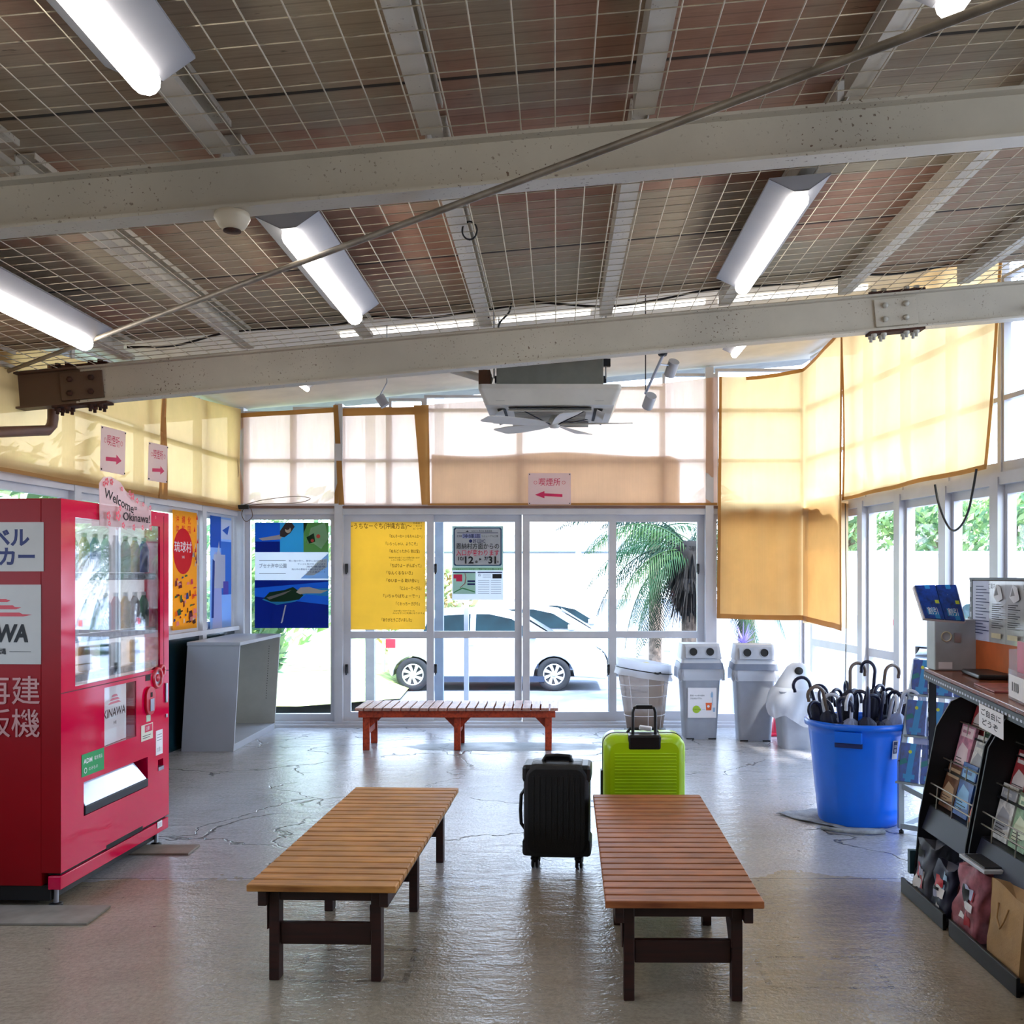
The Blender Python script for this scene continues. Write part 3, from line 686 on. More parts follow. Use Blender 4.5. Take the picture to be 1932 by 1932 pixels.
def wheels(root, w, d, r=.026):
    for sx in (-1, 1):
        for sy in (-1, 1):
            x, y = sx*(w/2-.045), sy*(d/2-.04)
            mb = MB(); mb.lathe([(0, .064), (.02, .064), (.024, .045), (.014, .03), (0, .03)], (x, y, 0), BLACK, 12)
            for q in (-.011, .011):
                mb.lathe([(0, -.007), (r*.8, -.007), (r, -.003), (r, .003), (r*.8, .007), (0, .007)], (x+q, y-.004, r), BLACK, 16, (1, 0, 0))
            mb.build('caster_wheel', root)
CASEB = mat('black_textured_shell', '#07070a', .38, 0, .1, 30, bmp=.5)
cs = thing('suitcase', 'black hard-shell cabin suitcase standing between the two front benches', 'suitcase')
w, h, z0 = .335, .475, .062
mb = MB(); shell(mb, 0, 0, w, h, z0, -.004, -.105, CASEB); mb.build('front_shell', cs)
mb = MB(); shell(mb, 0, 0, w, h, z0, .004, .105, CASEB); mb.build('back_shell', cs)
mb = MB(); pts = rrect(w*.985, h*.99, .055); mb.prism([(a, b_+z0+h/2) for a, b_ in pts], Frame((0, 0, 0), (1, 0, 0), (0, 0, 1)), -.0045, .0045, DGREY); mb.build('zip_band', cs)
for i in range(9):
    mb = MB(); x = -w/2+.05+i*(w-.1)/8; mb.bar((x, -.107, z0+.06), (x, -.107, z0+h-.06), .008, .005, CASEB, (0, 1, 0)); mb.build('shell_rib', cs)
for sx in (-1, 1):
    for sz in (0, 1):
        mb = MB(); x = sx*(w/2-.028); z = z0+.05+sz*(h-.1); mb.box(x-.036, x+.036, -.10, .10, z-.045, z+.045, BLACK); mb.build('corner_guard', cs, .018)
mb = MB(); mb.tube([(-.075, 0, z0+h-.002), (-.06, 0, z0+h+.025), (0, 0, z0+h+.03), (.06, 0, z0+h+.025), (.075, 0, z0+h-.002)], .011, BLACK, 8); mb.build('top_handle', cs)
mb = MB(); mb.tube([(-w/2, 0, z0+.33), (-w/2-.022, 0, z0+.30), (-w/2-.026, 0, z0+.22), (-w/2-.022, 0, z0+.15), (-w/2, 0, z0+.12)], .009, BLACK, 8); mb.build('side_handle', cs)
mb = MB(); mb.box(-.07, .07, .03, .105, z0+h-.01, z0+h+.018, BLACK); mb.build('trolley_handle', cs, .008)
wheels(cs, w-.02, .19); cs.location = (.006, 5.30, 0); cs.rotation_euler = (0, 0, math.radians(-4))

GRN = mat('lime_green_shell', '#b9e000', .36, 0, .04, 4, coat=.25)
gs = thing('suitcase', 'lime green ribbed suitcase with its trolley handle pulled up, behind the right bench', 'suitcase')
w, h, z0 = .447, .565, .055
mb = MB(); shell(mb, 0, 0, w, h, z0, -.012, -.13, GRN, .065, .03)
mb.build('front_shell', gs)
mb = MB(); shell(mb, 0, 0, w, h, z0, .012, .13, GRN, .065, .03); mb.build('back_shell', gs)
for i in range(24):
    z = z0+.06+i*.0178
    mb = MB(); mb.bar((-w/2+.06, -.1305, z), (w/2-.05, -.1305, z), .0065, .006, GRN); mb.build('shell_rib', gs, .0015)
mb = MB(); pts = rrect(w+.006, h+.006, .066); mb.prism([(a, b_+z0+h/2) for a, b_ in pts], Frame((0, 0, 0), (1, 0, 0), (0, 0, 1)), -.0125, .0125, BLACK); mb.build('zip_band', gs)
mb = MB(); mb.box(-.09, .09, -.135, -.02, z0+h-.075, z0+h+.006, BLACK); mb.build('handle_housing', gs, .012)
mb = MB(); zt = .775; mb.tube([(-.062, -.09, z0+h), (-.062, -.09, zt-.03), (-.055, -.09, zt-.006), (-.035, -.09, zt), (.035, -.09, zt), (.055, -.09, zt-.006), (.062, -.09, zt-.03), (.062, -.09, z0+h)], .0085, BLACK, 8)
mb.bar((-.045, -.09, zt), (.045, -.09, zt), .026, .022, BLACK); mb.build('trolley_handle', gs, .002)
mb = MB(); mb.tube([(-.085, .01, z0+h), (-.07, .01, z0+h+.02), (.07, .01, z0+h+.02), (.085, .01, z0+h)], .009, BLACK, 8); mb.build('top_handle', gs)
mb = MB(); mb.box(-w/2-.012, -w/2+.006, -.03, .03, z0+.17, z0+.36, BLACK); mb.build('side_handle', gs, .006)
mb = MB(); mb.box(w/2-.004, w/2+.012, -.02, .02, z0+h-.16, z0+h-.1, BLACK); mb.build('lock', gs, .003)
mb = MB(); mb.bar((-.02, .0, z0+h+.03), (.05, -.01, z0+h+.022), .05, .022, PAPER); mb.build('luggage_tag', gs, .006)['label'] = 'white rolled luggage tag'
wheels(gs, w-.02, .22); gs.location = ((1215.5-CX)/F*5.62, 5.72, 0)

# ================================================================ BINS
def bag_skirt(mb, hw, hd, z, drop, m, seed=1, n=64, flare=.02):
    rnd = random.Random(seed); rows = [[], [], []]
    pts = rrect(2*hw, 2*hd, .04, 15); n = len(pts); vs = []
    offs = [rnd.random() for _ in range(9)]
    for j, (zz, fl) in enumerate(((z+.012, .0), (z, flare*.7), (z-drop*.5, flare), (z-drop, flare*.8))):
        for k, (a, b_) in enumerate(pts):
            wv_ = .5+.5*math.sin(k*.55+offs[0]*6)*math.sin(k*.21+offs[1]*6)
            rr = 1+(fl+(.012*math.sin(k*1.9+j) if j else 0))/max(hw, hd)
            vs.append((a*rr, b_*rr, zz-(drop*.45*wv_ if j == 3 else 0)))
    mb.add(vs, [(j*n+k, j*n+(k+1) % n, (j+1)*n+(k+1) % n, (j+1)*n+k) for j in range(3) for k in range(n)], m, True)
BAG = thin_mat('white_bin_bag', '#eef0f6', .45, .25, .35)
def frustum(mb, w0, d0, w1, d1, z0, z1, m, r=.035, smooth=True):
    A = rrect(w0, d0, r); B_ = rrect(w1, d1, r); n = len(A)
    vs = [(a, b_, z0) for a, b_ in A]+[(a, b_, z1) for a, b_ in B_]
    mb.add(vs, [(k, (k+1) % n, n+(k+1) % n, n+k) for k in range(n)], m, smooth)
    mb.add(vs, [tuple(range(n))[::-1], tuple(range(n, 2*n))], m)
def twin_bin(label, x, y, rz, poster=None, seed=1):
    t = thing('recycling_bin', label, 'bin', (0, 0, 0), 'grey recycling bins')
    mb = MB(); frustum(mb, .29, .30, .355, .36, 0, .645, GREY); mb.build('bin_body', t)
    mb = MB(); frustum(mb, .41, .41, .39, .39, .645, .70, mat('grey_lid_rim', '#7c8394', .4)); mb.build('lid_rim', t, .006)
    mb = MB(); frustum(mb, .375, .37, .355, .34, .70, .735, LGREY); frustum(mb, .375, .35, .345, .26, .735, .87, LGREY, .03); lid = mb.build('twin_hole_lid', t)
    mb = MB()
    fr = Frame((0, -.178, .80), (1, 0, 0), (0, .28, 1)); 
    mb.fbox(fr, -.145, .145, -.058, .052, -.006, .0035, mat('lid_panel', '#b2b6c0', .45)); pn = mb.build('lid_panel', t, .003)
    for s_ in (-1, 1):
        mb = MB(); mb.lathe([(0, .004), (.036, .004)], fr.p(s_*.076, 0, .002), DARK, 28, tuple(fr.n)); mb.lathe([(.036, 0), (.036, .009), (.041, .009), (.041, 0)], fr.p(s_*.076, 0, .0005), mat('hole_ring', '#a5a9b4', .4), 28, tuple(fr.n)); mb.build('drop_hole', t)
    mb = MB(); bag_skirt(mb, .185, .187, .640, .075, BAG, seed); mb.build('bin_bag', t)
    mb = MB()
    for a in (-.1, .1): mb.box(a-.035, a+.035, -.158, -.149, 0, .012, DARK)
    mb.build('foot_recess', t)
    if poster: poster(t)
    t.location = (x, y, 0); t.rotation_euler = (0, 0, rz); return t
GREENP = mat('green_print', '#a8c832', .6); ORANGEP = mat('orange_print', '#f06a32', .6); LBLUEP = mat('pale_blue_print', '#9fbfdc', .6)
def bin_poster(t):
    mb = MB(); fr = Frame((0, 0, 0), (1, 0, 0), (0, .052, 1))
    O = lambda a, z: Vector((a, -.155-.028*z/.6-.006-.0, z))
    mb.sheet([O(-.125, .20), O(.135, .20), O(.135, .475), O(-.125, .475)], PAPER)
    mb.text('空き缶・ペットボトル以外の', .08, .72, .045, INK, bold=.02, wid=.5); mb.text('ゴミは入れないで下さい。', .08, .62, .045, INK, bold=.02, wid=.42)
    mb.poly([(.64, .25), (.82, .25), (.84, .50), (.62, .50)], ORANGEP); mb.disc(.72, .38, .012, PAPER)
    mb.disc(.3, .28, .035, GREENP); mb.rect(.18, .24, .46, .31, GREENP); mb.text('リサイクル', .19, .255, .04, INK, wid=.25)
    mb.rect(.80, .68, .88, .82, LBLUEP); mb.rect(.82, .82, .86, .87, LBLUEP); mb.rect(.88, .2, .95, .34, LBLUEP)
    mb.rect(.86, .42, .875, .7, LBLUEP); mb.rect(.5, .27, .62, .28, LBLUEP)
    mb.build('poster', t)['label'] = 'white recycling notice with orange and green print'
twin_bin('grey twin-hole recycling bin with a white notice on its front', (1320-CX)/F*9.45, 9.5, 0, bin_poster, 3)
twin_bin('grey twin-hole recycling bin without a notice, in the middle of the three', (1422-CX)/F*9.35, 9.38, -.06, None, 8)
# dome-top bin with loose bag
t = thing('recycling_bin', 'grey single-hole pointed-lid bin with a loose white bag, behind the umbrella tub', 'bin', (0, 0, 0), 'grey recycling bins')
mb = MB(); frustum(mb, .30, .30, .38, .38, 0, .5, GREY, .05); mb.build('bin_body', t)
mb = MB(); mb.lathe([(.0, .735), (.045, .732), (.09, .70), (.16, .59), (.20, .525), (.20, .505)], (0, 0, 0), LGREY, 32); mb.build('dome_lid', t)
mb = MB(); nrm = Vector((-.1, -.84, .52)).normalized(); mb.lathe([(0, .004), (.036, .004), (.036, -.03)], Vector((-.012, -.107, .672)), DARK, 24, tuple(nrm)); mb.build('drop_hole', t)
mb = MB(); rnd = random.Random(4)
def bagf(u, v):
    a = u*2*math.pi; r = .212+.03*v*(1+.5*math.sin(a*3+1))+.02*math.sin(a*11+v*5)*v + (.06*max(0, math.cos(a-3.5))**3*math.sin(v*3.1))
    return (r*math.cos(a), r*math.sin(a), .53-.30*v+.03*math.sin(a*5)*v+.05*v*math.cos(a-3.3))
mb.grid(bagf, 60, 12, BAG); mb.build('bin_bag', t)
t.location = ((1507-CX)/F*8.9, 8.95, 0)
# small red cone behind
t = thing('traffic_cone', 'small red cone half hidden between the plain bin and the pointed-lid bin', 'cone', ((1468-CX)/F*9.6, 9.6, 0))
mb = MB(); mb.lathe([(.075, .03), (.012, .30), (0, .30)], (ORG[t.name]), mat('red_cone', '#d81e40', .4), 20); mb.build('cone_body', t)
mb = MB(); o3 = ORG[t.name]; mb.box(o3.x-.09, o3.x+.09, o3.y-.09, o3.y+.09, 0, .03, mat('red_cone', '')); mb.build('base', t, .01)
# tall wire-mesh litter basket with bag and elastic band, leaning
t = thing('litter_basket', 'tapered see-through litter basket with a tilted white bag rim and black band', 'bin')
CLOUD = thin_mat('cloudy_film', '#a89a90', .25, .5, .3)
mb = MB(); mb.lathe([(.165, .02), (.195, .2), (.215, .36), (.245, .60)], (0, 0, 0), CLOUD, 36, star=lambda k, z: 1+.012*math.sin(k*2.1+z*20)); mb.build('basket_wall', t)
mb = MB()
for z, r in ((.02, .168), (.18, .195), (.36, .218), (.47, .232)): mb.tube([(r*math.cos(a*.2618), r*math.sin(a*.2618), z) for a in range(25)], .0035, PAPER, 6, False)
for k in range(8):
    a = k*.785; mb.tube([(.168*math.cos(a), .168*math.sin(a), .02), (.248*math.cos(a), .248*math.sin(a), .60)], .003, PAPER, 5)
mb.build('wire_frame', t)
mb = MB(); mb.lathe([(0, .03), (.165, .03), (.17, .16), (.12, .17), (0, .15)], (0, 0, 0), mat('brown_rubbish', '#8a6238', .7, 0, .4, 12, bmp=.6), 24, star=lambda k, z: 1+.05*math.sin(k*1.7)); mb.build('contents', t)
mb = MB(); mb.lathe([(.205, .0), (.20, .035), (.16, .06), (0, .02)], (0, 0, 0), mat('black_bag', '#18120f', .5, bmp=.6), 28, star=lambda k, z: 1+.06*math.sin(k*1.3)); mb.build('base_bag', t)
mb = MB(); ty = .10
def rimf(u, v):
    a = u*2*math.pi; r = .262+.012*math.sin(a*9)*(v > .5)*v + .03*max(0, v-.75)*4*(.6+.4*math.sin(a*4)); z = .685-.15*v-(.045)*math.cos(a)
    return (r*math.cos(a), r*math.sin(a), z)
mb.grid(rimf, 56, 8, BAG)
mb.grid(lambda u, v: ((.262-.03*v)*math.cos(u*6.2832), (.262-.03*v)*math.sin(u*6.2832), .685-.045*math.cos(u*6.2832)-.10*v+.015*math.sin(v*3)), 56, 5, BAG); mb.build('bin_bag', t)
mb = MB(); mb.tube([(.268*math.cos(a*.1745), .268*math.sin(a*.1745), .60-.045*math.cos(a*.1745)) for a in range(37)], .0055, BLACK, 6, False); mb.tube([(.05, -.27, .592), (.08, -.275, .585), (.11, -.262, .592)], .010, BLACK, 6); mb.build('elastic_band', t)
mb = MB(); mb.box(-.09, .05, -.1, .05, .62, .67, thin_mat('yellow_wrapper', '#e8d890', .4)); mb.build('wrapper', t, .01)
t.location = ((1217-CX)/F*9.72, 9.74, 0); t.rotation_euler = (0, math.radians(-1), .1)

# ================================================================ BLUE TUB + UMBRELLAS
TX, TY = 1.85, 6.27
BLUE = mat('blue_plastic', '#006ae8', .33, 0, .06, 3, coat=.15)
t = thing('plastic_tub', 'large round royal blue plastic tub full of umbrellas', 'tub', (TX, TY, 0))
mb = MB()
mb.lathe([(0, .0), (.232, .0), (.242, .02), (.262, .2), (.284, .42), (.298, .545), (.302, .585), (.322, .587), (.326, .605), (.322, .622), (.296, .622), (.290, .59), (.255, .2), (.235, .03), (0, .03)], (TX, TY, 0), BLUE, 72, star=lambda k, z: 1+(.010 if (k % 9 < 2 and .05 < z < .5) else 0)); mb.build('tub_body', t)
for a in (-2.05, 1.1):
    mb = MB(); fr = Frame((TX+.30*math.cos(a), TY+.30*math.sin(a), .56), (-math.sin(a), math.cos(a), 0), (0, 0, 1))
    mb.fbox(fr, -.08, .08, -.045, .02, -.0, .022, BLUE); mb.fbox(fr, -.08, .08, -.075, -.045, -.01, .006, NAVY); mb.build('grip', t, .004)
mb = MB(); a = -1.10; u = Vector((-math.sin(a), math.cos(a), 0)); vv = Vector((math.cos(a)*.10, math.sin(a)*.10, 1)).normalized(); c = Vector((TX+.293*math.cos(a), TY+.293*math.sin(a), .42))
mb.sheet([c-u*.02+vv*0, c+u*.02, c+u*.02+vv*.11, c-u*.02+vv*.11], LGREY); mb.rect(.12, .3, .88, .94, NAVY); mb.text('120', .25, .62, .14, PAPER, wid=.5); mb.text('型', .3, .38, .14, PAPER, wid=.4); mb.build('label', t)
# umbrellas
def umbrella(hm, cm, sm):
    r_ = thing('umbrella', 'x', 'umbrella')
    mb = MB(); pts = [(0, 0, .62), (0, 0, .76), (0, 0, .80)]+[((.05-.05*math.cos(a*math.pi/9)), 0, .80+.05*math.sin(a*math.pi/9)) for a in range(1, 11)]+[(.099, 0, .77)]
    mb.tube(pts, .0105, hm, 8); mb.build('handle', r_)
    mb = MB(); mb.tube([(0, 0, 0), (0, 0, .63)], .004, SILVER, 6); mb.build('shaft', r_)
    mb = MB(); mb.lathe([(.005, .03), (.016, .12), (.03, .35), (.045, .60), (.04, .66), (.022, .68), (.009, .69)], (0, 0, 0), cm, 24, star=lambda k, z: 1+.22*((k % 3) == 0)); mb.build('canopy', r_)
    mb = MB(); mb.lathe([(.031, .40), (.033, .40), (.033, .425), (.031, .425)], (0, 0, 0), sm, 20); mb.build('strap', r_)
    return r_
UDK = mat('dark_navy_fabric', '#141630', .6); UCL = thin_mat('clear_umbrella_film', '#c8cfe6', .3, .4, .2); HBR = mat('brown_handle', '#6e5c52', .4); HW = mat('white_handle', '#d4d6e2', .35); HN = mat('dark_navy_handle', '#171a3c', .35)
u1 = umbrella(HN, UDK, HN); u2 = umbrella(HW, UCL, HW); u3 = umbrella(HBR, UDK, HN); u4 = umbrella(HN, UCL, HN)
protos = [u1, u2, u3, u4]; usedp = set()
def put_umb(kind, rb, ab, rt, at_, spin, zlift, label):
    p = protos[kind]; o = p if kind not in usedp else dup(p); usedp.add(kind)
    b0 = Vector((TX+rb*math.cos(ab), TY+rb*math.sin(ab), .04+zlift)); b1 = Vector((TX+rt*math.cos(at_), TY+rt*math.sin(at_), .62))
    d = (b1-b0).normalized(); q = Vector((0, 0, 1)).rotation_difference(d)
    o.matrix_world = Matrix.Translation(b0) @ q.to_matrix().to_4x4() @ Matrix.Rotation(spin, 4, 'Z')
    o['label'] = label; o['group'] = 'umbrellas in the blue tub'
R_ = math.radians
put_umb(2, .05, 3, .05, R_(170), .2, .02+.05, 'umbrella with a brown crook handle standing upright near the middle of the tub')
put_umb(0, .1, 1, .07, R_(-10), 2.2, .09, 'tallest dark-handled umbrella, crook seen nearly edge-on, right of middle in the tub')
put_umb(2, .1, .5, .13, R_(0), .3, .07, 'second tallest umbrella with a brown-tipped dark crook, right of middle in the tub')
put_umb(0, .1, 3, .25, R_(185), 3.1, .03, 'dark crook-handled umbrella leaning out over the left rim of the tub')
put_umb(2, .08, 2.8, .22, R_(200), 3.3, -.02, 'brown-handled umbrella low at the left rim of the tub')
put_umb(0, .1, 0, .26, R_(-15), -.2, .02, 'dark crook-handled umbrella leaning out over the right rim of the tub')
put_umb(1, .12, .2, .24, R_(-40), -.6, -.02, 'white-handled clear umbrella leaning at the right front of the tub')
put_umb(1, .1, 3.6, .22, R_(-118), 4.1, -.06, 'white-handled umbrella hooked over the front left rim of the tub')
rnd = random.Random(11)
for i in range(26):
    k = rnd.choice([0, 0, 0, 3, 0, 1]); at_ = i*2.4+rnd.random(); rt = .06+.18*math.sqrt(rnd.random())
    lab = {0: 'dark folded umbrella with a dark crook handle packed in the blue tub', 3: 'clear folded umbrella with a dark crook handle packed in the blue tub', 1: 'clear folded umbrella with a white crook handle packed in the blue tub'}[k]
    put_umb(k, rnd.random()*.12, at_+rnd.random(), rt, at_, rnd.random()*6.28, -.13+rnd.random()*.09, lab)
# floor cloth under the tub
mb = MB(); CLOTH = mat('grey_rag', '#9a9ca0', .9, 0, .2, 14, bmp=.8)
def rag(u, v):
    a = Vector((1.36, 6.42, 0)).lerp(Vector((1.74, 5.93, 0)), u).lerp(Vector((1.66, 6.56, 0)).lerp(Vector((1.96, 6.02, 0)), u), v)
    a += Vector((.02*math.sin(v*11), .02*math.sin(u*13), 0)); a.z = .006+.007*(1+math.sin(u*19+v*7))*(1-.7*v)*.6; return a
mb.grid(rag, 30, 20, CLOTH); mb.grid(lambda u, v: rag(u, v)*1.0+Vector((0, 0, -.005)), 30, 20, CLOTH)
mb.tube([(1.56, 6.03, .012), (1.66, 5.94, .016), (1.80, 5.90, .016), (1.90, 5.93, .012)], .012, CLOTH, 8)
tag(mb.build('floor_rag', org=(1.65, 6.2, 0)), 'crumpled grey rag on the floor under the blue tub', 'cloth')

# ================================================================ GREY OPEN CABINET
t = thing('open_cabinet', 'light grey open-fronted cabinet leaning slightly, in the back left corner', 'cabinet', (-2.95, 9.3, 0))
CAB = mat('cabinet_grey', '#a3a6ae', .5, 0, .03, 3); CABIN = mat('cabinet_inside', '#a8a8a0', .6, 0, .04)
x0, x1, y0, y1, H = -3.19, -2.745, 8.70, 9.98, .93
def sh(z): return .055*z/H
def cbx(xa, xb, ya, yb, za, zb, m, name, bev=0):
    mb = MB(); mb.hexa([(xa+sh(za), ya, za), (xb+sh(za), ya, za), (xb+sh(za), yb, za), (xa+sh(za), yb, za), (xa+sh(zb), ya, zb), (xb+sh(zb), ya, zb), (xb+sh(zb), yb, zb), (xa+sh(zb), yb, zb)], m); return mb.build(name, t, bev)
cbx(x0, x1, y0, y0+.02, 0, H-.03, CAB, 'side_panel', .002); s2 = cbx(x0, x1, y1-.02, y1, 0, H-.03, CABIN, 'side_panel', .002)
cbx(x0, x0+.01, y0+.02, y1-.02, .0, H-.03, CABIN, 'back_panel'); cbx(x0-.004, x1+.004, y0-.004, y1+.004, H-.03, H, CAB, 'top_panel', .002)
cbx(x0+.01, x1-.002, y0+.02, y1-.02, .0, .06, CAB, 'bottom_panel', .002)
mb = MB()
for i in range(22):
    z = .3+i*.024; mb.box(x1-.10+sh(z), x1-.094+sh(z), y1-.0215, y1-.0195, z, z+.008, DARK)
mb.build('shelf_pin_holes', t)
# ================================================================ VENDING MACHINE
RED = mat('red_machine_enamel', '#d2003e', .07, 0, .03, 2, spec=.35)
REDS = mat('red_side_shaded', '#8e0410', .4, 0, .08, 2, spec=.2)  # machine red with the dimmer side's shade put into its colour
VN = Vector((-2.226, 4.6, 0)); VM = Frame(VN, (.0447, 1, 0), (0, 0, 1)); VW = 1.145; VH = 1.845; VD = .75
vmh = lambda px, py: VM.hit(px, py)
t = thing('vending_machine', 'tall red drinks vending machine with white signs on its side', 'vending machine', tuple(VN+VM.u*.57-VM.n*.37))
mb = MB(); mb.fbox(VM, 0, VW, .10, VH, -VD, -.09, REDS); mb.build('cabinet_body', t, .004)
mb = MB(); mb.fbox(VM, .02, VW-.02, .03, .10, -VD+.03, -.06, BLACK); mb.build('plinth', t)
def holed(mb, W, H0, H1, holes, c, depth, m, min_=None):
    As = sorted({0, W}|{h[0] for h in holes}|{h[1] for h in holes}); Bs = sorted({H0, H1}|{h[2] for h in holes}|{h[3] for h in holes})
    for a0, a1 in zip(As[:-1], As[1:]):
        for b0, b1 in zip(Bs[:-1], Bs[1:]):
            am, bm = (a0+a1)/2, (b0+b1)/2
            if any(h[0] < am < h[1] and h[2] < bm < h[3] for h in holes): continue
            mb.add([VM.p(a0, b0, c), VM.p(a1, b0, c), VM.p(a1, b1, c), VM.p(a0, b1, c)], [(0, 1, 2, 3)], m)
    for a0, a1, b0, b1 in holes:
        for P in ([(a0, b0), (a0, b1)], [(a1, b1), (a1, b0)], [(a0, b1), (a1, b1)], [(a1, b0), (a0, b0)]):
            (x, y), (x2, y2) = P; mb.add([VM.p(x, y, c), VM.p(x2, y2, c), VM.p(x2, y2, c-depth), VM.p(x, y, c-depth)], [(0, 1, 2, 3)], min_ or m)
    for (x, y), (x2, y2) in (((0, H0), (0, H1)), ((W, H1), (W, H0)), ((0, H1), (W, H1)), ((W, H0), (0, H0))):
        mb.add([VM.p(x, y, c-depth), VM.p(x2, y2, c-depth), VM.p(x2, y2, c), VM.p(x, y, c)], [(0, 1, 2, 3)], REDS if (x == 0 and x2 == 0) else m)  # near door edge takes the shaded red
wa0, wb1 = vmh(142, 976); wa1, _ = vmh(302, 991); _, wb0 = vmh(137, 1296)
la0, lb0 = vmh(197, 1410); la1, _ = vmh(257, 1388); _, lb1 = vmh(197, 1298)
da0, db0 = vmh(158, 1540); da1, _ = vmh(279, 1470); _, db1 = vmh(158, 1476)
ca0, cb0 = vmh(298, 1455); ca1, cb1 = vmh(308, 1430)
mb = MB(); holed(mb, VW, .16, VH, [(wa0, wa1, wb0, wb1), (la0, la1, lb0, lb1), (da0, da1, db0, db1), (ca0, ca1, cb0, cb1)], 0, .09, RED)
door = mb.build('front_door', t, .0)
mb = MB(); mb.fbox(VM, 0, VW, .085, .145, -.06, -.002, RED); mb.fbox(VM, .02, VW-.02, .145, .16, -.07, -.012, DARK); mb.fbox(VM, .42, .82, .15, .175, -.004, .001, DARK); mb.build('kick_plate', t, .003)
for a in (.05, VW-.05):
    for c in (-.05, -VD+.06):
        mb = MB(); q = VM.p(a, 0, c); mb.tube([q+Vector((0, 0, .012)), q+Vector((0, 0, .09))], .012, SILVER, 8); mb.lathe([(0, 0), (.03, 0), (.03, .01), (.012, .014), (0, .014)], q, BLACK, 12); mb.build('levelling_foot', t)
# inside the display
DISP = mat('display_white', '#eceff2', .5, 0, .02, emit=.7)
mb = MB(); mb.fbox(VM, wa0-.01, wa1+.01, wb0-.01, wb1+.01, -.092, -.088, DISP); dp = mb.build('display_panel', t)
mb = MB(); dg = glass_mat('display_glass', (.97, .97, 1), .5, False); mb.fbox(VM, wa0, wa1, wb0, wb1, -.010, -.006, dg); mb.build('display_glass', t)
rails = [vmh(142, 1088)[1], vmh(139, 1208)[1], vmh(136, 1284)[1]]
KCH = mat('chrome_rail', '#a8adb6', .25, .7, .1, 30)
for z in rails:
    mb = MB(); mb.fbox(VM, wa0+.015, wa1-.015, z-.018, z+.018, -.06, -.016, KCH); rl_ = mb.build('button_rail', t, .004)
    n = 11
    for i in range(n):
        a = wa0+.05+i*(wa1-wa0-.1)/(n-1); b_ = MB(); b_.fbox(VM, a-.022, a+.022, z-.010, z+.010, -.016, -.012, mat('clear_button', '#dfe2ea', .2)); b_.build('select_button', rl_, .002)
# drinks on show
DC = [('#c81e3c', 'red'), ('#2c8a4a', 'green'), ('#e8b43c', 'yellow'), ('#e9e9ee', 'white'), ('#3a5fc0', 'blue'), ('#7a4a2a', 'brown')]
rnd = random.Random(5); ordn = ['top', 'middle', 'bottom']
for r, z in enumerate(rails):
    zz = z+.02
    for i in range(8):
        if r == 2 and i not in (1, 3, 4, 6): continue
        col, cn = DC[(i*2+r*3+i//3) % 6]
        a = wa0+.08+i*(wa1-wa0-.16)/7; q = VM.p(a, zz, -.055)
        h = .12 if r == 2 else .19
        mb = MB(); m = mat('drink_'+cn, col, .3, 0, .15, 20); mw = mat('drink_cap', '#f0f0f2', .4)
        if r == 2: mb.lathe([(0, 0), (.022, 0), (.026, .006), (.026, h-.01), (.022, h), (0, h)], q, m, 16)
        else: mb.lathe([(0, 0), (.026, .002), (.027, h*.62), (.024, h*.72), (.011, h*.88), (.011, h*.92)], q, m, 16); mb.lathe([(.0125, h*.9), (.0125, h), (0, h)], q, mw, 12)
        o = mb.build('drink_can' if r == 2 else 'drink_bottle', org=q)
        tag(o, '%s drink %s in the %s row of the vending machine, %s from the near side' % (cn, 'can' if r == 2 else 'bottle', ordn[r], ['first', 'second', 'third', 'fourth', 'fifth', 'sixth', 'seventh', 'eighth'][i]), 'can' if r == 2 else 'bottle', 'drinks on display')
# seam line under the window
mb = MB(); z0 = vmh(134, 1300)[1]-.01; mb.fbox(VM, .0, VW, z0-.003, z0+.001, 0, .0008, mat('seam', '#4a0014', .6)); mb.fbox(VM, wa1+.045, wa1+.048, z0, VH-.02, 0, .0008, mat('seam', '')); mb.build('door_seam', t)
# poster recess
mb = MB(); mb.fbox(VM, la0-.01, la1+.01, lb0-.01, lb1+.01, -.094, -.089, DARK); mb.build('poster_recess', t)
mb = MB(); P = [VM.p(la0+.002, lb0+.002, -.012), VM.p(la1-.05, lb0+.002, -.03), VM.p(la1-.05, lb1-.002, -.03), VM.p(la0+.002, lb1-.002, -.012)]
mb.sheet(P, PAPER); mb.text('OKINAWA', .9, .47, .12, INK, 'r', bold=.01, wid=1.05-.02, shear=.15) if False else mb.text('KINAWA', .5, .46, .15, INK, 'c', bold=.015, wid=.92, shear=.12)
PINK = mat('pink_print', '#e06a80', .6)
for zz, w_ in ((.68, .28), (.74, .22), (.80, .14)): mb.poly([(.5-w_, zz), (.5+w_, zz), (.5+w_*.6, zz+.04), (.5-w_*.6, zz+.04)], PINK)
mb.text('沖縄', .5, .32, .05, INK, 'c'); mb.build('poster', t)['label'] = 'white poster reading KINAWA'
mb = MB(); mb.fbox(VM, la0, la1, lb0, lb1, -.006, -.003, glass_mat('poster_glass', (1, 1, 1), .12, False)); mb.build('poster_cover', t)
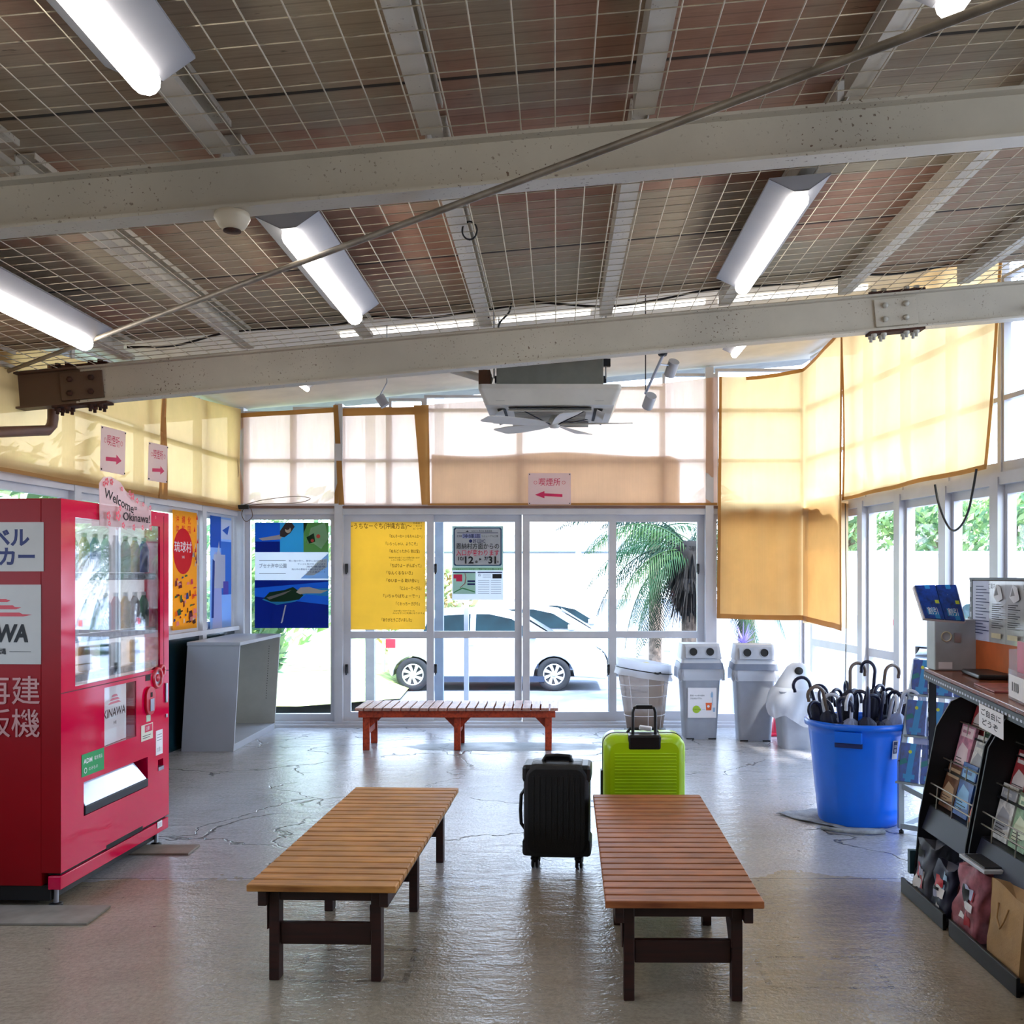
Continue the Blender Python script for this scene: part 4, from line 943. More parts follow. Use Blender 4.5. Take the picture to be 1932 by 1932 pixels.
# delivery slot
mb = MB(); mb.fbox(VM, da0-.01, da1+.01, db0-.01, db1+.01, -.094, -.089, DARK); mb.build('delivery_recess', t)
mb = MB(); fr = VM; PV = [VM.p(da0+.01, db0+.045, .004), VM.p(da1-.02, db0+.045, .004), VM.p(da1-.08, db1-.006, -.05), VM.p(da0+.01, db1-.006, -.05)]
nn = VM.n*.006; mb.hexa([PV[0]-nn, PV[1]-nn, PV[1], PV[0], PV[3]-nn, PV[2]-nn, PV[2], PV[3]], mat('clear_flap', '#cdd6ea', .15, .3, .05)); fl = mb.build('delivery_flap', t, .003)
mb = MB(); mb.fbox(VM, da0+.006, da1-.006, db0+.004, db0+.045, -.03, .006, DGREY); mb.build('flap_sill', t, .004)
# coin and note hardware
def plate(name, pxa, pya, w_, h_, m, c=.004, bev=.002, lab=None):
    a, b_ = vmh(pxa, pya); mb = MB(); mb.fbox(VM, a-w_/2, a+w_/2, b_-h_/2, b_+h_/2, 0, c, m); o = mb.build(name, t, bev)
    if lab: o['label'] = lab
    return o
REDP = mat('red_plastic', '#c4102c', .3, coat=.3)
a, b_ = vmh(296, 1279); mb = MB(); mb.lathe([(.040, 0), (.040, .012), (.056, .012), (.060, 0)], VM.p(a, b_, 0), REDP, 28, tuple(VM.n)); mb.build('button_ring', t)
mb = MB(); mb.lathe([(0, .003), (.040, .003)], VM.p(a, b_, 0), SILVER, 24, tuple(VM.n)); mb.lathe([(0, .010), (.02, .010), (.022, 0)], VM.p(a, b_, 0), REDP, 16, tuple(VM.n)); mb.build('return_button', t)
a, b_ = vmh(305, 1269); mb = MB(); mb.lathe([(.020, 0), (.020, .010), (.034, .010), (.037, 0)], VM.p(a, b_+.01, 0), REDP, 24, tuple(VM.n)); mb.build('button_ring', t)
a, b_ = vmh(281, 1322); mb = MB(); mb.prism([(a+x, b_+y) for x, y in rrect(.11, .15, .05)], Frame(VM.O, VM.u, VM.v, VM.n), 0, .014, REDP); cs_ = mb.build('coin_unit', t, .003)
mb = MB(); mb.fbox(VM, a-.02, a+.025, b_-.055, b_+.01, .0142, .019, SILVER); mb.fbox(VM, a-.01, a+.01, b_+.02, b_+.045, .0142, .016, DARK); mb.build('coin_slot', cs_)
o = plate('door_handle', 312, 1307, .022, .11, SILVER, .012, .006)
plate('key_lock', 313, 1350, .02, .02, SILVER, .008)
plate('display_screen', 279, 1279, .06, .03, DARK, .002)
plate('sticker', 280, 1355, .05, .035, mat('pale_green_sticker', '#b9cdb4', .6), .001, 0, 'small pale green sticker')
def sticker(name, px0, py0, w_, h_, base, fn, lab):
    a, b_ = vmh(px0, py0); mb = MB(); mb.sheet([VM.p(a-w_/2, b_-h_/2, .002), VM.p(a+w_/2, b_-h_/2, .002), VM.p(a+w_/2, b_+h_/2, .002), VM.p(a-w_/2, b_+h_/2, .002)], base); fn(mb); mb.build(name, t)['label'] = lab
def f1(mb): mb.rect(.3, .5, .95, .95, REDINK); mb.text('注意', .38, .62, .2, PAPER); mb.rect(.1, .28, .8, .32, INK); mb.rect(.1, .15, .7, .19, INK)
sticker('sticker', 277, 1381, .14, .085, mat('cream_sticker', '#e2dccb', .6), f1, 'cream and red notice sticker')
def f2(mb):
    for z in (.25, .45, .65): mb.rect(.15, z, .85, z+.05, mat('grey_ink', '#8b8d92', .7))
sticker('sticker', 300, 1390, .085, .075, PAPER, f2, 'upper white notice sticker')
sticker('sticker', 300, 1413, .085, .06, PAPER, lambda mb: mb.text('お願い', .15, .3, .35, mat('grey_ink', ''), wid=.7), 'lower white notice sticker')
GST = mat('green_sticker', '#1f9a56', .5)
def f3(mb): mb.text('ADM', .08, .56, .22, PAPER, bold=.02, wid=.38); mb.text('電気用品', .55, .6, .14, PAPER, wid=.36); mb.disc(.16, .25, .014, PAPER, .010); mb.text('のみもの', .3, .2, .14, PAPER, wid=.4)
sticker('sticker', 175, 1438, .215, .105, GST, f3, 'green rounded sticker with white writing')
sticker('sticker', 301, 1555, .06, .035, PAPER, f2, 'tiny white sticker near the foot')
mb = MB(); mb.fbox(VM, ca0-.005, ca1+.005, cb0-.005, cb1+.005, -.06, -.055, mat('coin_tray', '#7a3040', .3)); mb.fbox(VM, ca0, ca1, cb0, cb0+.02, -.05, .004, SILVER); mb.build('coin_return', t)
# side signs (printed boards on the side facing the camera)
sdir = -VM.n; SD = Frame(VN+VM.n*(-.0), (VM.n.x, VM.n.y, 0), (0, 0, 1))   # u to the right, seen from camera
def sside(name, px0, px1, py0, py1, base, fn, lab, ext=.25):
    a0, b0 = SD.hit(px0, py1); a1, b1_ = SD.hit(px1, py0); a0 -= ext; a0 = max(a0, -VD+.03)
    o_ = SD.n*.003; mb = MB(); mb.sheet([SD.p(a0, b0)+o_, SD.p(a1, b0)+o_, SD.p(a1, b1_)+o_, SD.p(a0, b1_)+o_], base); fn(mb, a1-a0, b1_-b0); mb.build(name, t)['label'] = lab
WB = mat('white_sign_board', '#b9b6b2', .6, 0, .03)
def g1(mb, W, H):
    mb.text('トラベル', (W-.065)/W, .54, .29, NAVY, 'r', bold=.035); mb.text('レンタカー', (W-.04)/W, .15, .29, NAVY, 'r', bold=.035)
sside('sign_board', 0, 83, 985, 1078, WB, g1, 'white sign with navy katakana')
REDS2 = mat('red_print', '#c02838', .5)
def g2(mb, W, H):
    ax = (W-.05)/W
    # red layered roof mark (generic swept roofs)
    k = .0024
    for (z, w0, w1, hh) in ((.60, .30, .22, .05), (.69, .20, .15, .05), (.78, .10, .07, .04)):
        cx_ = (W-.19)/W
        mb.poly([(cx_-w1/2/W, z), (cx_+w1/2/W, z), (cx_+w0/2/W, z+.022), (cx_+w0*.35/W, z+.03), (cx_+w0*.30/W, z+hh), (cx_-w0*.30/W, z+hh), (cx_-w0*.35/W, z+.03), (cx_-w0/2/W, z+.022)], REDS2)
    mb.text('OKINAWA', (W-.058)/W, .29, .21, INK, 'r', bold=.045, wid=min(.95, .62/W), shear=.1)
    mb.text('沖縄', (W-.16)/W, .13, .06, INK, 'r', bold=.02); mb.rect((W-.145)/W, .155, (W-.045)/W, .160, INK)
sside('sign_board', 0, 78, 1103, 1253, WB, g2, 'white sign reading OKINAWA under red roofs')
def g3(mb, W, H): pass
VT = mat('pale_vinyl_letters', '#c08a86', .5)
mb = MB(); a1, b1_ = SD.hit(76, 1278); a0, b0 = SD.hit(-60, 1392); o_ = SD.n*.004
mb.P = [SD.p(a0, b0)+o_, SD.p(a1, b0)+o_, SD.p(a1, b1_)+o_, SD.p(a0, b1_)+o_]; mb.nn = SD.n; mb.W = a1-a0; mb.H = b1_-b0; mb.lay = 0
mb.text('再建', 1, .60, .36, VT, 'r', bold=.006); mb.text('販機', 1, .06, .36, VT, 'r', bold=.006); mb.build('lettering', t)['label'] = 'pale lettering on the red side'
# Welcome board: clear plastic hanging over the front top edge
t2 = MB(); P4 = [VM.hit(x, y) for x, y in ((184, 993), (280, 997), (281, 950), (182, 905))]
CLR = thin_mat('printed_clear_plastic', '#f3dfe0', .35, .35, .3); PNK = mat('coral_print', '#e8596a', .5); 
outl = [VM.hit(x, y) for x, y in ((183, 992), (281, 998), (280, 962), (266, 948), (252, 944), (232, 926), (222, 910), (204, 899), (190, 900), (182, 912))]
c0 = .012; fr = Frame(VM.O, VM.u, VM.v, VM.n); t2.prism(outl, fr, c0, c0+.002, CLR)
wb = t2.build('welcome_board', org=VM.p(P4[0][0], P4[0][1], c0)); tag(wb, 'clear pink-flowered plastic board reading Welcome to Okinawa on top of the vending machine', 'sign')
mb = MB(); c1 = c0+.003
mb.P = [VM.p(outl[0][0], outl[0][1], c1), VM.p(outl[1][0], outl[0][1], c1), VM.p(outl[1][0], outl[8][1], c1), VM.p(outl[0][0], outl[8][1], c1)]; mb.nn = VM.n; mb.W = outl[1][0]-outl[0][0]; mb.H = outl[8][1]-outl[0][1]; mb.lay = 0
mb.text('Welcome', .07, .60, .20, INK, wid=.56, rot=-.20, bold=.012); mb.text('to', .64, .42, .10, INK, bold=.02); mb.text('Okinawa!', .42, .17, .18, INK, wid=.54, bold=.012)
mb.build('lettering', wb)
mb = MB(); mb.P, mb.nn, mb.W, mb.H, mb.lay = [VM.p(outl[0][0], outl[0][1], c1), VM.p(outl[1][0], outl[0][1], c1), VM.p(outl[1][0], outl[8][1], c1), VM.p(outl[0][0], outl[8][1], c1)], VM.n, outl[1][0]-outl[0][0], outl[8][1]-outl[0][1], .0
rnd = random.Random(3)
for (a, b_, r) in ((.12, .92, .016), (.2, .93, .014), (.06, .86, .012), (.38, .82, .010), (.58, .70, .016), (.52, .76, .012), (.66, .62, .012), (.78, .56, .010), (.92, .5, .012), (.1, .22, .018), (.27, .24, .022), (.3, .4, .012), (.1, .06, .012), (.35, .05, .014), (.55, .03, .014), (.72, .04, .012), (.88, .06, .014), (.98, .3, .008)):
    for k in range(5):
        mb.disc(a+r*.8/mb.W*math.cos(k*1.257), b_+r*.8/mb.H*math.sin(k*1.257), r*.45, PNK, seg=10)
mb.build('flower_print', wb)
# flat slabs under the machine
SLAB = mat('grey_floor_tile', '#8d8378', .8, 0, .15)
mb = MB(); mb.box(-2.95, -2.01, 4.38, 4.62, 0, .012, SLAB); tag(mb.build('floor_tile', org=(-2.3, 4.5, 0), bevel=.003), 'thin worn slab on the floor under the near corner of the vending machine', 'floor slab')
mb = MB(); mb.box(-2.34, -1.97, 5.48, 5.66, 0, .012, SLAB); tag(mb.build('floor_tile', org=(-2.1, 5.6, 0), bevel=.003), 'thin slab on the floor at the far front foot of the vending machine', 'floor slab')

# ================================================================ POSTERS AND SIGNS
def pts_on(fr, px0, py0, px1, py1, c):
    a0, b0 = fr.hit(px0, py1); a1, b1_ = fr.hit(px1, py0)
    return [fr.p(a0, b0, c), fr.p(a1, b0, c), fr.p(a1, b1_, c), fr.p(a0, b1_, c)]
def tp(n, c, tr=.45): return thin_mat('print_'+n, c, tr, 0, .5, var=.02)
# yellow handwritten sheet
mb = MB(); YEL = thin_mat('yellow_poster_paper', '#f3d264', .5, 0, .7, var=.05)
mb.sheet(pts_on(BACK, 653, 979, 802, 1188, -.012), YEL)
MK = mat('brown_marker', '#4a2412', .7)
mb.text('〜うちなーぐち(沖縄方言)〜', .03, .915, .042, MK, bold=.006, wid=.80, shear=-.08)
for z, s_ in ((.955, '日本語で'), (.93, '一言メモ'), (.905, 'どうぞ')): mb.text(s_, .85, z, .014, MK, wid=.11)
L_ = [(.83, .55, .41, '「めんそーれー いもちゃんなー」'), (.762, .50, .40, '「いらっしゃい、ようこそ」'), (.695, .55, .38, '「ぬちどぅたから 命は宝」'), (.565, .56, .39, '「ちばりよー がんばって」'), (.50, .51, .33, '「なんくるないさ」'), (.43, .51, .41, '「ゆいまーる 助け合い」'), (.36, .68, .27, '「にふぇーでーびる」'), (.29, .47, .46, '「いちゃりばちょーでー」'), (.22, .63, .30, '「くわっちーさびら」'), (.075, .45, .38, '「ありがとうございました」')]
for z, a, w_, s_ in L_: mb.text(s_, a, z, .026, MK, wid=w_, bold=.008)
for z, a, w_, s_ in ((.643, .54, .39, '琉球方言は島ごとに言葉が違います'), (.622, .57, .28, 'いろいろ聞いてみて下さい'), (.163, .6, .27, 'お店で使ってみて下さいね'), (.142, .59, .4, 'みんなきっと笑顔になりますよ')): mb.text(s_, a, z, .013, MK, wid=w_)
tag(mb.build('handwritten_poster', org=mb.P[0]), 'large yellow handwritten poster on the glass door', 'poster')
# motorway notice
mb = MB(); mb.sheet(pts_on(BACK, 852, 992, 949, 1132, -.05), tp('white', '#e6e8ea', .5))
GR = tp('grey_green', '#bcd2ca'); mb.rect(.0, .42, 1, 1, GR)
FRB = tp('slate', '#3f5a78'); WHI = tp('white', '')
mb.poly([(.03+.94*x, .46+.52*y) for x, y in ((.03, 0), (.97, 0), (1, .04), (1, .96), (.97, 1), (.03, 1), (0, .96), (0, .04))], FRB)
mb.poly([(.055+.89*x, .475+.49*y) for x, y in ((.03, 0), (.97, 0), (1, .04), (1, .96), (.97, 1), (.03, 1), (0, .96), (0, .04))], WHI)
mb.poly([(.26, .92), (.33, .92), (.30, .94)], INK); mb.text('NEXCO 西日本 高速道路', .38, .92, .022, INK, wid=.4); mb.rect(.1, .905, .9, .912, NAVY)
mb.rect(.2, .835, .56, .895, tp('lilac', '#b9bfe6')); mb.text('E58', .1, .85, .03, NAVY, wid=.09); mb.text('沖縄道', .21, .84, .045, NAVY, wid=.34, bold=.006); mb.text('リニューアル工事', .58, .85, .025, INK, wid=.32)
mb.text('●許田IC', .33, .775, .042, NAVY, wid=.32, bold=.006)
mb.text('恩納村方面からの', .08, .695, .062, INK, wid=.84, bold=.008); mb.text('入口が変わります', .08, .605, .062, REDINK, wid=.84, bold=.008)
mb.text('10/', .12, .535, .05, INK, wid=.12, bold=.02); mb.text('12', .25, .495, .095, INK, wid=.17, bold=.03); mb.disc(.475, .515, .011, INK, .008); mb.text('金', .455, .505, .025, INK, wid=.045); mb.text('▶', .53, .535, .03, INK); mb.text('7/', .63, .535, .05, INK, wid=.07, bold=.02); mb.text('31', .71, .495, .095, INK, wid=.15, bold=.03); mb.disc(.895, .515, .011, INK); mb.text('日', .875, .505, .022, PAPER, wid=.04)
mb.rect(0, .40, 1, .435, tp('pale_green', '#9cc69c')); mb.text('ご迷惑をおかけしますが、ご理解ご協力をお願いします', .04, .408, .016, INK, wid=.92)
MAPG = tp('map_green', '#a9c8b4'); mb.rect(.02, .08, .46, .375, MAPG); mb.rect(.02, .365, .46, .38, NAVY); mb.rect(.5, .365, .98, .38, NAVY)
mb.rect(.03, .29, .2, .345, REDINK); mb.rect(.08, .25, .2, .29, REDINK); mb.rect(.3, .24, .45, .265, NAVY); mb.rect(.3, .2, .45, .225, NAVY)
mb.poly([(.16, .16), (.26, .22), (.28, .3), (.26, .36), (.245, .36), (.262, .3), (.245, .225), (.155, .168)], mat('map_road', '#a05a50', .6)); mb.poly([(.03, .09), (.2, .15), (.45, .1), (.45, .115), (.2, .168), (.03, .105)], mat('map_road2', '#3f8a50', .6))
mb.text('お', .51, .32, .035, INK); mb.rect(.79, .29, .97, .35, INK)
for z in (.34, .32, .3): mb.rect(.6, z, .76, z+.004, mat('grey_ink', ''))
for z in (.26, .235, .2, .17, .14, .11, .085): mb.rect(.51, z, .73, z+.006, mat('grey_ink', '')); mb.rect(.76, z, .96, z+.006, mat('grey_ink', ''))
tag(mb.build('road_notice', org=mb.P[0]), 'printed motorway notice with red and black lettering hung inside the second glass door', 'notice')
# beach poster
mb = MB(); mb.sheet(pts_on(BACK, 481, 986, 620, 1185, .0), tp('white', ''))
DB = tp('deep_blue', '#10329a'); MBl = tp('mid_blue', '#1d63c8'); TQ = tp('turquoise', '#3aa6d6'); SND = tp('sand', '#d8cdb8'); GRN2 = tp('leaf_green', '#5d8f4a'); DGR = tp('dark_green', '#23452c')
mb.rect(0, .72, .34, 1, MBl); mb.rect(.0, .72, .34, .82, DB); mb.poly([(.34, .72), (.66, .72), (.66, 1), (.34, 1)], TQ); mb.poly([(.05, .85), (.3, .88), (.42, .9), (.34, .84), (.1, .83)], SND); mb.poly([(.34, .92), (.42, 1), (.5, 1), (.54, .96), (.48, .9), (.4, .86), (.34, .87)], mat('dark_hair', '#2a2024', .6)); mb.disc(.45, .93, .03, SND, seg=14); mb.disc(.44, .955, .026, mat('dark_hair', ''), seg=14)
mb.rect(.66, .72, 1, 1, GRN2); mb.poly([(.7, .8), (.76, .95), (.95, 1), (1, .85), (.9, .75), (.8, .8)], tp('pale_green', '')); mb.poly([(.66, .9), (.72, 1), (.66, 1)], DGR); mb.poly([(.7, .86), (.8, .9), (.82, .82), (.74, .8)], DGR); mb.disc(.86, .87, .02, mat('red_fish', '#b3382c', .5)); mb.disc(.78, .83, .016, mat('red_fish', ''))
mb.poly([(.62, .47), (1, .47), (1, .71), (.92, .66), (.7, .52)], tp('sea_pale', '#8fb9e6')); mb.poly([(.68, .5), (.86, .64), (.98, .66), (.98, .58), (.8, .5)], tp('pale_sand', '#cfd2c8'))
mb.rect(.06, .638, .42, .642, INK); mb.text('ブセナ海中公園', .06, .572, .034, mat('grey_ink', ''), wid=.37, bold=.01); mb.rect(.06, .515, .42, .519, INK)
for z, a, w_, s_ in ((.63, .46, .5, '青い海の中へ、散歩に出かけよう'), (.6, .58, .38, 'サンゴと魚が待っています'), (.575, .7, .26, '海中展望塔'), (.55, .5, .46, '海の中の景色をお楽しみください'), (.525, .7, .26, 'グラス底ボート')): mb.text(s_, a, z, .014, NAVY, wid=w_)
mb.rect(0, 0, 1, .455, MBl); mb.poly([(0, 0), (1, 0), (1, .22), (.5, .26), (0, .3)], DB); mb.poly([(0, .38), (1, .44), (1, .455), (0, .455)], DB); mb.poly([(.1, .27), (.3, .22), (.55, .25), (.7, .32), (1, .3), (1, .38), (.6, .37), (.3, .33)], TQ)
mb.poly([(.12, .28), (.2, .34), (.4, .36), (.52, .39), (.6, .35), (.66, .31), (.6, .27), (.4, .25), (.22, .25)], DGR); mb.poly([(.56, .34), (.62, .385), (.74, .39), (.9, .36), (1, .36), (.9, .33), (.7, .33), (.62, .32)], SND); mb.poly([(.16, .29), (.4, .34), (.5, .36), (.4, .32), (.2, .27)], tp('rock', '#8a8a82'))
mb.poly([(.41, .22), (.43, .22), (.38, .06), (.36, .06)], WHI); mb.disc(.365, .055, .008, WHI)
tag(mb.build('beach_poster', org=mb.P[0]), 'blue poster of a sea park and an island on the back left window', 'poster')
# left wall posters
mb = MB(); mb.sheet(pts_on(LEFT, 323, 968, 369, 1190, .012), thin_mat('orange_poster_paper', '#f4b62a', .5, 0, .5, var=.05))
RI = tp('poster_red', '#d81c2c'); mb.disc(.42, .66, .2, RI); mb.text('琉球村', .42, .66, .07, PAPER, 'c', bold=.005, wid=.7); mb.text('沖縄', .42, .6, .02, PAPER, 'c')
for a in (.12, .36, .6): mb.text('沖縄文化'[int(a*5) % 4], a, .9, .05, RI, bold=.006); mb.text('体験王国'[int(a*5) % 4], a, .82, .05, RI, bold=.006)
cols = [tp('p%d' % i, c) for i, c in enumerate(('#7a2c3a', '#2c4a9a', '#e8e2c8', '#c84a6a', '#3c7a4a', '#f07a1c', '#4a2a20', '#e89a9a'))]
rnd = random.Random(9)
for i in range(46):
    a, z = rnd.random()*.88, .02+rnd.random()*.44; w_, h_ = .05+rnd.random()*.12, .015+rnd.random()*.05
    mb.poly([(a, z), (a+w_, z+.01), (a+w_*.8, z+h_), (a+w_*.1, z+h_*.9)], rnd.choice(cols))
for i in range(14): a, z = .7+rnd.random()*.22, .5+rnd.random()*.45; mb.poly([(a, z), (a+.07, z), (a+.05, z+.05)], rnd.choice(cols[:3]+[RI]))
tag(mb.build('orange_poster', org=mb.P[0]), 'orange and red cultural village poster on the left window beside the vending machine', 'poster')
mb = MB(); mb.sheet(pts_on(LEFT, 394, 978, 434, 1188, .012), tp('pale_blue', '#9fc0ea'))
mb.rect(0, .72, .5, 1, MBl); mb.rect(.5, .8, 1, .98, tp('white', '')); mb.rect(.5, .3, 1, .78, tp('sky_blue', '#3d86dc')); mb.poly([(.1, 0), (.55, 0), (.5, .68), (.2, .68)], tp('lavender', '#cfd0ec')); mb.rect(.15, .36, .7, .66, tp('white', '')); mb.poly([(.3, .66), (.45, .66), (.4, .78)], tp('white', '')); mb.rect(.6, .3, .85, .42, tp('violet', '#6a5ac8')); mb.poly([(.55, .88), (.9, .93), (.8, .84)], MBl); mb.poly([(.05, .1), (.15, .1), (.2, .6), (.1, .62)], tp('p1', ''))
tag(mb.build('blue_poster', org=mb.P[0]), 'sun-bleached blue poster on the left window next to the corner', 'poster')
# smoking-area signs
SGN = thin_mat('laminated_white', '#f3e6ea', .5, 0, .35, var=.02); MAG = mat('magenta_ink', '#d01e5a', .5)
def smoke_sign(P, right, lab):
    mb = MB(); mb.sheet(P, SGN); mb.text('喫煙所', .5, .62, .19, MAG, 'c', bold=.004, wid=.50); H = mb.H
    for a in (.17, .83):
        mb.disc(a, .70, .055*H*1.0, MAG, .045*H, 20); mb.rect(a-.02, .71, a-.012, .73, MAG); mb.rect(a+.012, .71, a+.02, .73, MAG)
    f = (lambda x: 1-x) if not right else (lambda x: x)
    pts = [(.2, .33), (.62, .36), (.62, .43), (.84, .31), (.62, .2), (.62, .27), (.2, .24)]
    mb.poly([(f(a), b_) for a, b_ in (pts if right else pts[::-1])], MAG)
    s = mb.build('arrow_sign', org=mb.P[0]); tag(s, lab, 'sign', 'smoking area arrow signs')
    for a in (.03, .97):
        for b_ in (.04, .96):
            p = MB(); p.lathe([(0, .004), (.006, .004), (.006, 0)], mb.q(a, b_), BLACK, 8, tuple(mb.nn)); p.build('pin', s)
smoke_sign(pts_on(BACK, 997, 894, 1077, 953, .075), False, 'white sign with red lettering and a left-pointing arrow on the middle shade cloth')
def quad_on(fr, pts, c): return [fr.p(*fr.hit(*p), c) for p in pts]
smoke_sign(quad_on(LEFT, [(155, 888), (203, 897), (205, 815), (157, 803)], .13), True, 'white right-arrow sign on the left cloth, the one nearer the rusty beam end')
smoke_sign(quad_on(LEFT, [(248, 906), (285, 912), (287, 842), (250, 834)], .13), True, 'white right-arrow sign on the left cloth, the one nearer the back corner')
# ================================================================ RIGHT: DESK AND RACKS
def slotted(mb, p0, p1, m=DGREY, w=.038, up=(0, 1, 0), holes=None):
    mb.bar(p0, p1, w, .003, m, up); d = Vector(p1)-Vector(p0)
    u = Vector(up); side = d.normalized().cross(u).normalized(); mb.bar(Vector(p0)+side*w/2-u*w/2, Vector(p1)+side*w/2-u*w/2, .003, w, m, up)
    if holes:
        n = int(d.length/.05)
        for i in range(n):
            c = Vector(p0)+d*((i+.5)/n); mb.bar(c-d.normalized()*.014, c+d.normalized()*.014, .010, .0045, holes, up)
SA = mat('slotted_angle', '#23242c', .45, .3); HOLE = mat('pale_slot', '#cfd3e2', .6)
DA, DB_ = Vector((2.01, 5.6, 0)), Vector((1.72, 3.7, 0)); dd = (DA-DB_).normalized(); dn = Vector((-dd.y, dd.x, 0))   # dn points to the room (-X)
DESK = Frame(DB_, dd, (0, 0, 1), dn)
DL = (DA-DB_).length
t = thing('slotted_angle_desk', 'long desk with a brown top on black slotted-angle legs, at the right wall', 'desk', tuple(DESK.p(DL/2, 0, -.35)))
DTOP = wood('brown_desk_top', '#5c2e18', '#8a4a2a', rough=.25)
mb = MB(); mb.fbox(DESK, -.9, DL, .975, .995, -.62, 0, DTOP); mb.build('desk_top', t, .003)
for a in (.0, DL-.02):
    for c in (-.02, -.60):
        mb = MB(); slotted(mb, DESK.p(a, 0, c), DESK.p(a, .97, c), SA, .036, tuple(dn), HOLE); mb.build('leg', t)
mb = MB(); slotted(mb, DESK.p(-.9, .953, 0), DESK.p(DL, .953, 0), SA, .04, tuple(dn), HOLE); mb.build('front_rail', t)
mb = MB(); slotted(mb, DESK.p(-.9, .953, -.60), DESK.p(DL, .953, -.60), SA, .04, tuple(dn)); mb.build('back_rail', t)
# upright board at the back of the desk
BF = Frame((2.215, 5.46, 0), (-.02, -1, 0), (0, 0, 1))     # u towards the camera, faces the room
t = thing('notice_board', 'upright notice board in clear sleeves on the desk with an orange lower part', 'board', tuple(BF.p(.5, .996)))
mb = MB(); mb.fbox(BF, 0, 1.3, .997, 1.475, -.012, 0, mat('board_back', '#5a3a2c', .6)); mb.build('board_panel', t)
mb = MB(); slotted(mb, BF.p(0, .997, .004), BF.p(0, 1.478, .004), SA, .036, tuple(BF.n), HOLE); mb.build('slotted_post', t)
mb = MB(); mb.fbox(BF, 0, 1.3, 1.475, 1.487, -.014, .014, SA); mb.build('top_rail', t)
mb = MB(); mb.fbox(BF, .03, 1.3, .998, 1.185, .001, .006, mat('orange_board', '#b8561c', .5, 0, .12)); mb.build('orange_panel', t)['label'] = 'orange-brown lower panel'
LILP = mat('lilac_paper', '#b9bdda', .5); GYP = mat('grey_sleeve_paper', '#b2b2b6', .35, coat=.4)
mb = MB(); P = [BF.p(.03, 1.16, .007), BF.p(1.3, 1.16, .007), BF.p(1.3, 1.47, .007), BF.p(.03, 1.47, .007)]; mb.sheet(P, GYP)
mb.rect(.0, .0, .17, 1, LILP)
GI = mat('grey_ink', '')
for i in range(16): mb.rect(.035, .9-i*.052, .035+.08+.03*((i*7) % 3), .915-i*.052, NAVY)
for k in range(5):
    a = .2+k*.16
    mb.rect(a-.012, 0, a-.009, 1, GI)
    mb.poly([(a+.02, .75), (a+.05, .95), (a+.09, .9), (a+.11, .72), (a+.06, .66)], mat('pale_grey_print', '#dadbe0', .5)); mb.poly([(a+.03, .76), (a+.05, .9), (a+.07, .78)], GI)
    for i in range(12): mb.rect(a+.01, .62-i*.034, a+.08+.04*((i*5+k) % 3)/2, .632-i*.034, INK if (i+k) % 4 else GI)
    mb.rect(a+.01, .08, a+.1, .16, mat('beige_print', '#d2c8a8', .6))
mb.text('ご案内', .22, .88, .07, INK); mb.text('料金', .54, .86, .09, INK); mb.build('printed_papers', t)
# grey device with leaflet tray
t = thing('leaflet_stand', 'grey leaflet stand on the desk carrying a tilted tray of blue leaflets', 'stand', (2.12, 5.38, .996))
GB = Frame((2.015, 5.40, .996), (1, -.05, 0), (0, 0, 1))
mb = MB(); mb.fbox(GB, -.02, .20, 0, .27, -.14, 0, mat('pale_machine_grey', '#a9aeb2', .5)); mb.fbox(GB, .20, .225, 0, .28, -.15, 0, DGREY); mb.build('stand_body', t, .006)
mb = MB(); mb.lathe([(.022, 0), (.022, .004), (.028, .004), (.028, 0)], GB.p(.04, .18, 0), mat('beige_print', ''), 20, tuple(GB.n)); mb.fbox(GB, .08, .11, .15, .20, 0, .006, SILVER); mb.build('control_panel', t)
mb = MB(); mb.fbox(GB, .0, .07, .01, .045, 0, .003, PAPER); mb.build('sticker', t)['label'] = 'white sticker'
c = at(1772, 1138, 5.28); uu = Vector((1, -.05, -.02)).normalized(); vv = Vector((-.25, .35, 1)).normalized()
def lp(a, b_, c_=0): return at(*( (1745+(1820-1745)*a, 1167+(1173-1167)*a) if b_ == 0 else (1725+(1803-1725)*a, 1106-1*a)), 5.26+.10*b_)
mb = MB(); mb.sheet([lp(-.03, 0), lp(1.03, 0), lp(1.02, 1), lp(-.02, 1)], PAPER, th=.02); mb.build('leaflet_tray', t)
BLF = mat('blue_leaflet', '#0d3f9a', .3, 0, .3, 30); CYN = mat('cyan_print', '#1c86c8', .4); YP = mat('yellow_print', '#c9d23a', .5)
for k in range(2):
    a0, a1 = .0+.5*k, .485+.5*k
    mb = MB(); q = [lp(a0, 0), lp(a1, 0), lp(a1, 1), lp(a0, 1)]; nn = (q[1]-q[0]).cross(q[3]-q[0]).normalized(); q = [p+nn*.010 for p in q]
    mb.sheet(q, BLF, th=.008); mb.poly([(.55, 0), (.8, 0), (.7, 1), (.45, 1)], CYN); mb.disc(.5, .7, .006, YP); mb.rect(.2, .1, .65, .32, CYN); mb.text('割引', .25, .14, .16, PAPER, wid=.5); mb.rect(.75, .45, .95, .55, YP)
    tag(mb.build('leaflet', org=q[0]), 'blue leaflet in the tilted tray above the desk, the %s one' % ('left', 'right')[k], 'leaflet')
